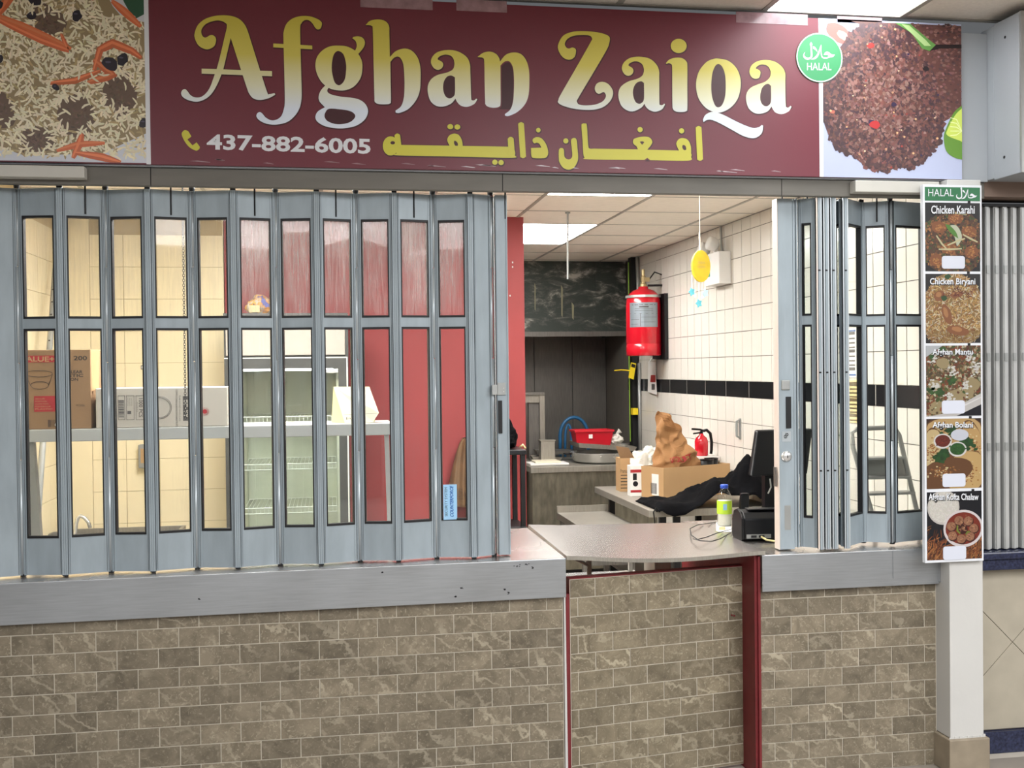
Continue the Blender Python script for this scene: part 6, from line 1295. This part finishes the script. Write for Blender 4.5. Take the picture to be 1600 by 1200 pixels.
# wall handle
gh = thing('grab_handle', 'short grey upright bar fixed to the white tiles above the ledge', 'grab handle', (3.84, 2.65, 1.2))
p0, p1 = atX(1152, 656, 3.84), atX(1152, 684, 3.84); b = B(); b.tube([(3.8595, p0.y, p0.z), (3.835, p0.y, p0.z-.01), (3.835, p1.y, p1.z+.01), (3.8595, p1.y, p1.z)], .008, 6); b.build('bar', 'galv', gh); bx(3.855, 3.8600, p0.y-.015, p0.y+.015, p1.z-.01, p0.z+.01).build('plate', 'galv', gh)
# black cloth on the front of the table
ck = thing('black_cloth', 'black jacket heaped over the front of the steel table and counter', 'jacket', (3.4, 2.3, zt2))
ca, cb_ = at(1005, 790, 2.3), at(1192, 790, 2.3)
random.seed(3)
def clf(u, v):
    x = ca.x+(cb_.x-ca.x)*u; y = 2.02+.46*v
    prof = .03+.10*math.exp(-((u-.52)/.16)**2)+.19*math.exp(-((u-.82)/.16)**2); prof *= math.sin(math.pi*min(1, max(0, v*.9+.08)))**.5
    p = Vector((x*7, y*7, 0)); fold = noise.noise(p)*.05+abs(noise.noise(p*2.3))*.03
    z = zt2+.006+max(0, prof*(1+1.4*fold*6)+fold*.3)
    e = min(u/.05, (1-u)/.06, 1); z = zt2+.006+(z-zt2-.006)*max(0, e)
    if v < .10: z -= (.10-v)*.6*(.4+.6*math.sin(u*9))**2
    return (x, y, z)
b = B(); b.grid(clf, 60, 26); b.build('cloth_body', 'cloth_black', ck, 0, True, solid=.004)
b = B(); p = at(1113, 778, 2.05); b.poly([at(1107, 768, 2.1), at(1117, 765, 2.1), at(1120, 774, 2.1), at(1112, 777, 2.1)]); b.build('care_label', 'paper_white', ck, solid=.001)
b = B(); b.tube([at(1021, 800, 2.03), at(1023, 815, 2.03), at(1022, 830, 2.03)], .004, 5); b.tube([at(1021, 800, 2.03), at(1025, 793, 2.03), at(1031, 800, 2.03)], .004, 5); b.build('cord', 'black_plastic', ck)
# ------------------------------------------------------------------ on the right counter
zq = .9325
pw = thing('water_bottle', 'clear water bottle with a lime green label and blue cap on the counter', 'bottle', (at(1132, 812, .80).x, .80, zq))
YO = .80; xb_ = at(1132, 800, YO).x; zt_ = at(1132, 757, YO).z; H = zt_-zq; rb_ = at(1143, 800, YO).x-xb_
b = B(); b.lathe([(rb_*.8, 0), (rb_, .008), (rb_, H*.24), (rb_*.96, H*.26), (rb_, H*.29), (rb_, H*.66), (rb_*.86, H*.76), (rb_*.5, H*.88), (rb_*.42, H*.90), (rb_*.42, H*.93)], (xb_, YO, zq), 24); b.build('body', 'guard_glass', pw, 0, True)
b = B(); b.lathe([(rb_*.93, .004), (rb_*.93, H*.62)], (xb_, YO, zq), 20); b.build('water', 'plastic_clear', pw, 0, True)
b = B(); b.lathe([(rb_*1.02, H*.30), (rb_*1.02, H*.62)], (xb_, YO, zq), 24, close=False); b.build('label', 'bottle_label', pw, 0, True)
a, c = at(1130, 788, YO-rb_*1.03), at(1136, 797, YO-rb_*1.03); bx(a.x, c.x, YO-rb_*1.05, YO-rb_*1.01, c.z, a.z).build('barcode', 'label_blue', pw)
b = B(); b.lathe([(rb_*.54, H*.91), (rb_*.54, H*.985), (rb_*.48, H)], (xb_, YO, zq), 20); b.build('cap', 'cap_blue', pw, 0, True)
# receipt printer
pr_ = thing('receipt_printer', 'black receipt printer with cables on the counter beside the shutter post', 'printer', (at(1180, 840, .35).x, .35, zq))
q0 = atZ(1146, 836, zq); q1 = atZ(1163, 847, zq)
MP = Matrix.Translation((q1.x, q1.y, zq+.001)) @ Matrix.Rotation(R(-6), 4, 'Z')
prof = [(0, .012), (.0, .10), (.03, .125), (.08, .135), (.13, .12), (.155, .08), (.16, .02), (.15, .0), (.02, .0)]
b = B(); b.prism([MP @ Vector((0, y, z)) for y, z in prof], MP.to_3x3() @ Vector((.21, 0, 0))); b.build('case', 'black_plastic', pr_, .006)
b = B(); b.prism([MP @ Vector((-.012, y*1.04-.003, z*1.03)) for y, z in prof], MP.to_3x3() @ Vector((.012, 0, 0))); b.build('side_cheek', 'black_plastic', pr_, .002)
b = B(); b.box(.03, .19, .035, .10, .134, .139, MP); b.build('lid', 'black_plastic', pr_, .002); b = B(); b.box(.01, .12, -.0015, .001, .014, .032, MP); b.build('port_plate', 'pvc_grey', pr_); b = B(); b.box(.03, .055, -.003, 0, .017, .028, MP); b.box(.065, .09, -.003, 0, .017, .028, MP); b.build('port', 'gasket', pr_)
b = B(); b.tube([MP @ Vector((.075, -.004, .022)), MP @ Vector((.09, -.03, .012)), MP @ Vector((.13, -.05, .006)), MP @ Vector((.19, -.045, .006))], .0045, 6); b.build('yellow_cable', 'yellow_paper', pr_, 0, True)
cbx = thing('black_cables', 'tangle of thin black cables lying on the steel flap', 'cable', (2.95, .5, .96))
b = B(); zf = lambda p: Vector((p.x, p.y, max(p.z, .9335)))
for path in (((1146, 826), (1120, 833), (1105, 839), (1090, 843), (1080, 836), (1078, 826), (1090, 820), (1112, 817), (1134, 812)), ((1146, 830), (1125, 842), (1112, 846), (1095, 845), (1083, 842))):
    pts = [atZ(x, y, .9665 if atZ(x, y, .9665).x < 2.945 else .9355) for x, y in path]; b.tube(pts, .0022, 5)
b.build('cable_run', 'black_plastic', cbx, 0, True)
sqb = thing('white_note', 'white paper note lying by the water bottle on the counter', 'paper', (at(1129, 820, .7).x, .7, zq))
b = B(); b.add([atZ(1119, 831, zq+.001), atZ(1143, 831, zq+.001), atZ(1142, 812, zq+.001), atZ(1119, 814, zq+.001)], [(0, 1, 2, 3)]); b.build('sheet', 'paper_white', sqb, solid=.0005)
b = B(); b.poly([atZ(1123, 828, zq+.0022), atZ(1134, 828, zq+.0022), atZ(1133, 823, zq+.0022), atZ(1124, 823, zq+.0022)]); b.build('print', 'cardboard_light', sqb)
# monitor seen from behind
mn = thing('till_monitor', 'black till monitor seen from behind, next to the shutter post', 'monitor', (at(1197, 800, .62).x, .62, zq))
m0, m1, m2, m3 = at(1174, 745, .60), at(1215, 747, .60), at(1245, 672, .68), at(1184, 673, .68)
b = B(); b.hexa([m0, m0+Vector((.30, .04, 0)), m3+Vector((.30, .04, 0)), m3], [p+Vector((-.008, .028, .004)) for p in (m0, m0+Vector((.30, .04, 0)), m3+Vector((.30, .04, 0)), m3)]); b.build('screen_back', 'black_plastic', mn, .008)
bx(m0.x+.10, m0.x+.16, .68, .72, zq+.02, m0.z+.10).build('stand_arm', 'black_plastic', mn); bx(m0.x+.10, m0.x+.26, .62, .74, zq+.001, zq+.02).build('foot', 'black_plastic', mn, .004)
b = B(); p = at(1203, 748, .60); b.tube([p, (p.x+.005, .6, p.z-.04), (p.x-.01, .6, p.z-.07)], .004, 5); b.build('cable', 'pvc_grey', mn)
tm = thing('card_terminal', 'slim black card terminal standing behind the receipt printer', 'card terminal', (at(1165, 795, .75).x, .75, zq))
p0, p1 = at(1156, 795, .75), at(1172, 771, .75); b = B(); b.hexa([(p0.x, .75, zq+.001), (p1.x-.01, .75, zq+.001), (p1.x-.01, .79, zq+.001), (p0.x, .79, zq+.001)], [(p0.x+.012, .76, p1.z), (p1.x+.002, .76, p1.z), (p1.x+.002, .785, p1.z), (p0.x+.012, .785, p1.z)]); b.build('case', 'black_plastic', tm, .006); b = B(); b.hexa([(p0.x+.004, .748, zq+.03), (p1.x-.012, .748, zq+.03), (p1.x-.012, .75, zq+.03), (p0.x+.004, .75, zq+.03)], [(p0.x+.013, .757, p1.z-.01), (p1.x-.002, .757, p1.z-.01), (p1.x-.002, .759, p1.z-.01), (p0.x+.013, .759, p1.z-.01)]); b.build('screen', 'gasket', tm)
# ------------------------------------------------------------------ seen through the right-hand panes: notices and a grey tubular frame
for (xa, ya, xb, yb_, m_, lb_, ink) in ((1318, 512, 1339, 590, 'paper_white', 'white typed notice taped to the tiled wall behind the folded shutter', 'blue_ink'), (1318, 594, 1346, 662, 'yellow_paper', 'cream bordered certificate taped to the tiled wall below the typed notice', 'brass')):
    nt_ = thing('wall_notice', lb_, 'notice', atX((xa+xb)/2, yb_, 3.858), 'notices on the tiled wall')
    q = [atX(xa, yb_, 3.8585), atX(xb, yb_, 3.8585), atX(xb, ya, 3.8585), atX(xa, ya, 3.8585)]
    y0_, y1_ = q[1].y, q[0].y; z0_, z1_ = q[1].z, q[2].z
    bx(3.8575, 3.8600, y0_, y1_, z0_, z1_).build('sheet', m_, nt_)
    b = B()
    for k in range(9): z = z1_-(z1_-z0_)*(.12+.09*k); b.box(3.8565, 3.8575, y0_+(y1_-y0_)*.12, y1_-(y1_-y0_)*random.uniform(.12, .4), z-.004, z+(.004 if k % 4 else .012))
    b.build('print', ink if ink != 'blue_ink' else 'print_grey', nt_)
    b = B(); t_ = .008
    b.box(3.8568, 3.8575, y0_+.01, y1_-.01, z0_+.01, z0_+.01+t_); b.box(3.8568, 3.8575, y0_+.01, y1_-.01, z1_-.01-t_, z1_-.01); b.build('border', ink, nt_)
ld_ = thing('tubular_frame', 'grey tubular frame standing on the counter by the tiled wall, behind the shutter panes', 'step stool', (3.7, .3, .932))
YL = .30  # grey shape behind the panes, built as a tube with flat bars
b = B(); b.tube([(at(1437, 830, YL-.03).x, YL-.03, zq+.012), at(1433, 800, YL-.03), at(1405, 680, YL), at(1398, 669, YL), at(1388, 668, YL), at(1340, 670, YL), at(1331, 676, YL), at(1333, 700, YL), at(1362, 800, YL-.03), (at(1368, 830, YL-.03).x, YL-.03, zq+.012)], .011, 8); b.build('frame_tube', 'frame_grey', ld_, 0, True)
for (ya, yb_, xa, xb) in ((715, 718, 1342, 1411), (745, 747, 1348, 1419), (770, 772, 1353, 1425)):
    p, q = at(xa, ya, YL-.02), at(xb, ya, YL-.02); bx(p.x, q.x, YL-.05, YL+.03, p.z-.010, p.z).build('flat_bar', 'frame_grey', ld_)
b = B(); p, q = at(1357, 716, YL+.01), at(1419, 745, YL+.01); b.box(p.x, q.x, YL+.02, YL+.03, q.z, p.z); b.build('flat_plate', 'frame_grey', ld_)
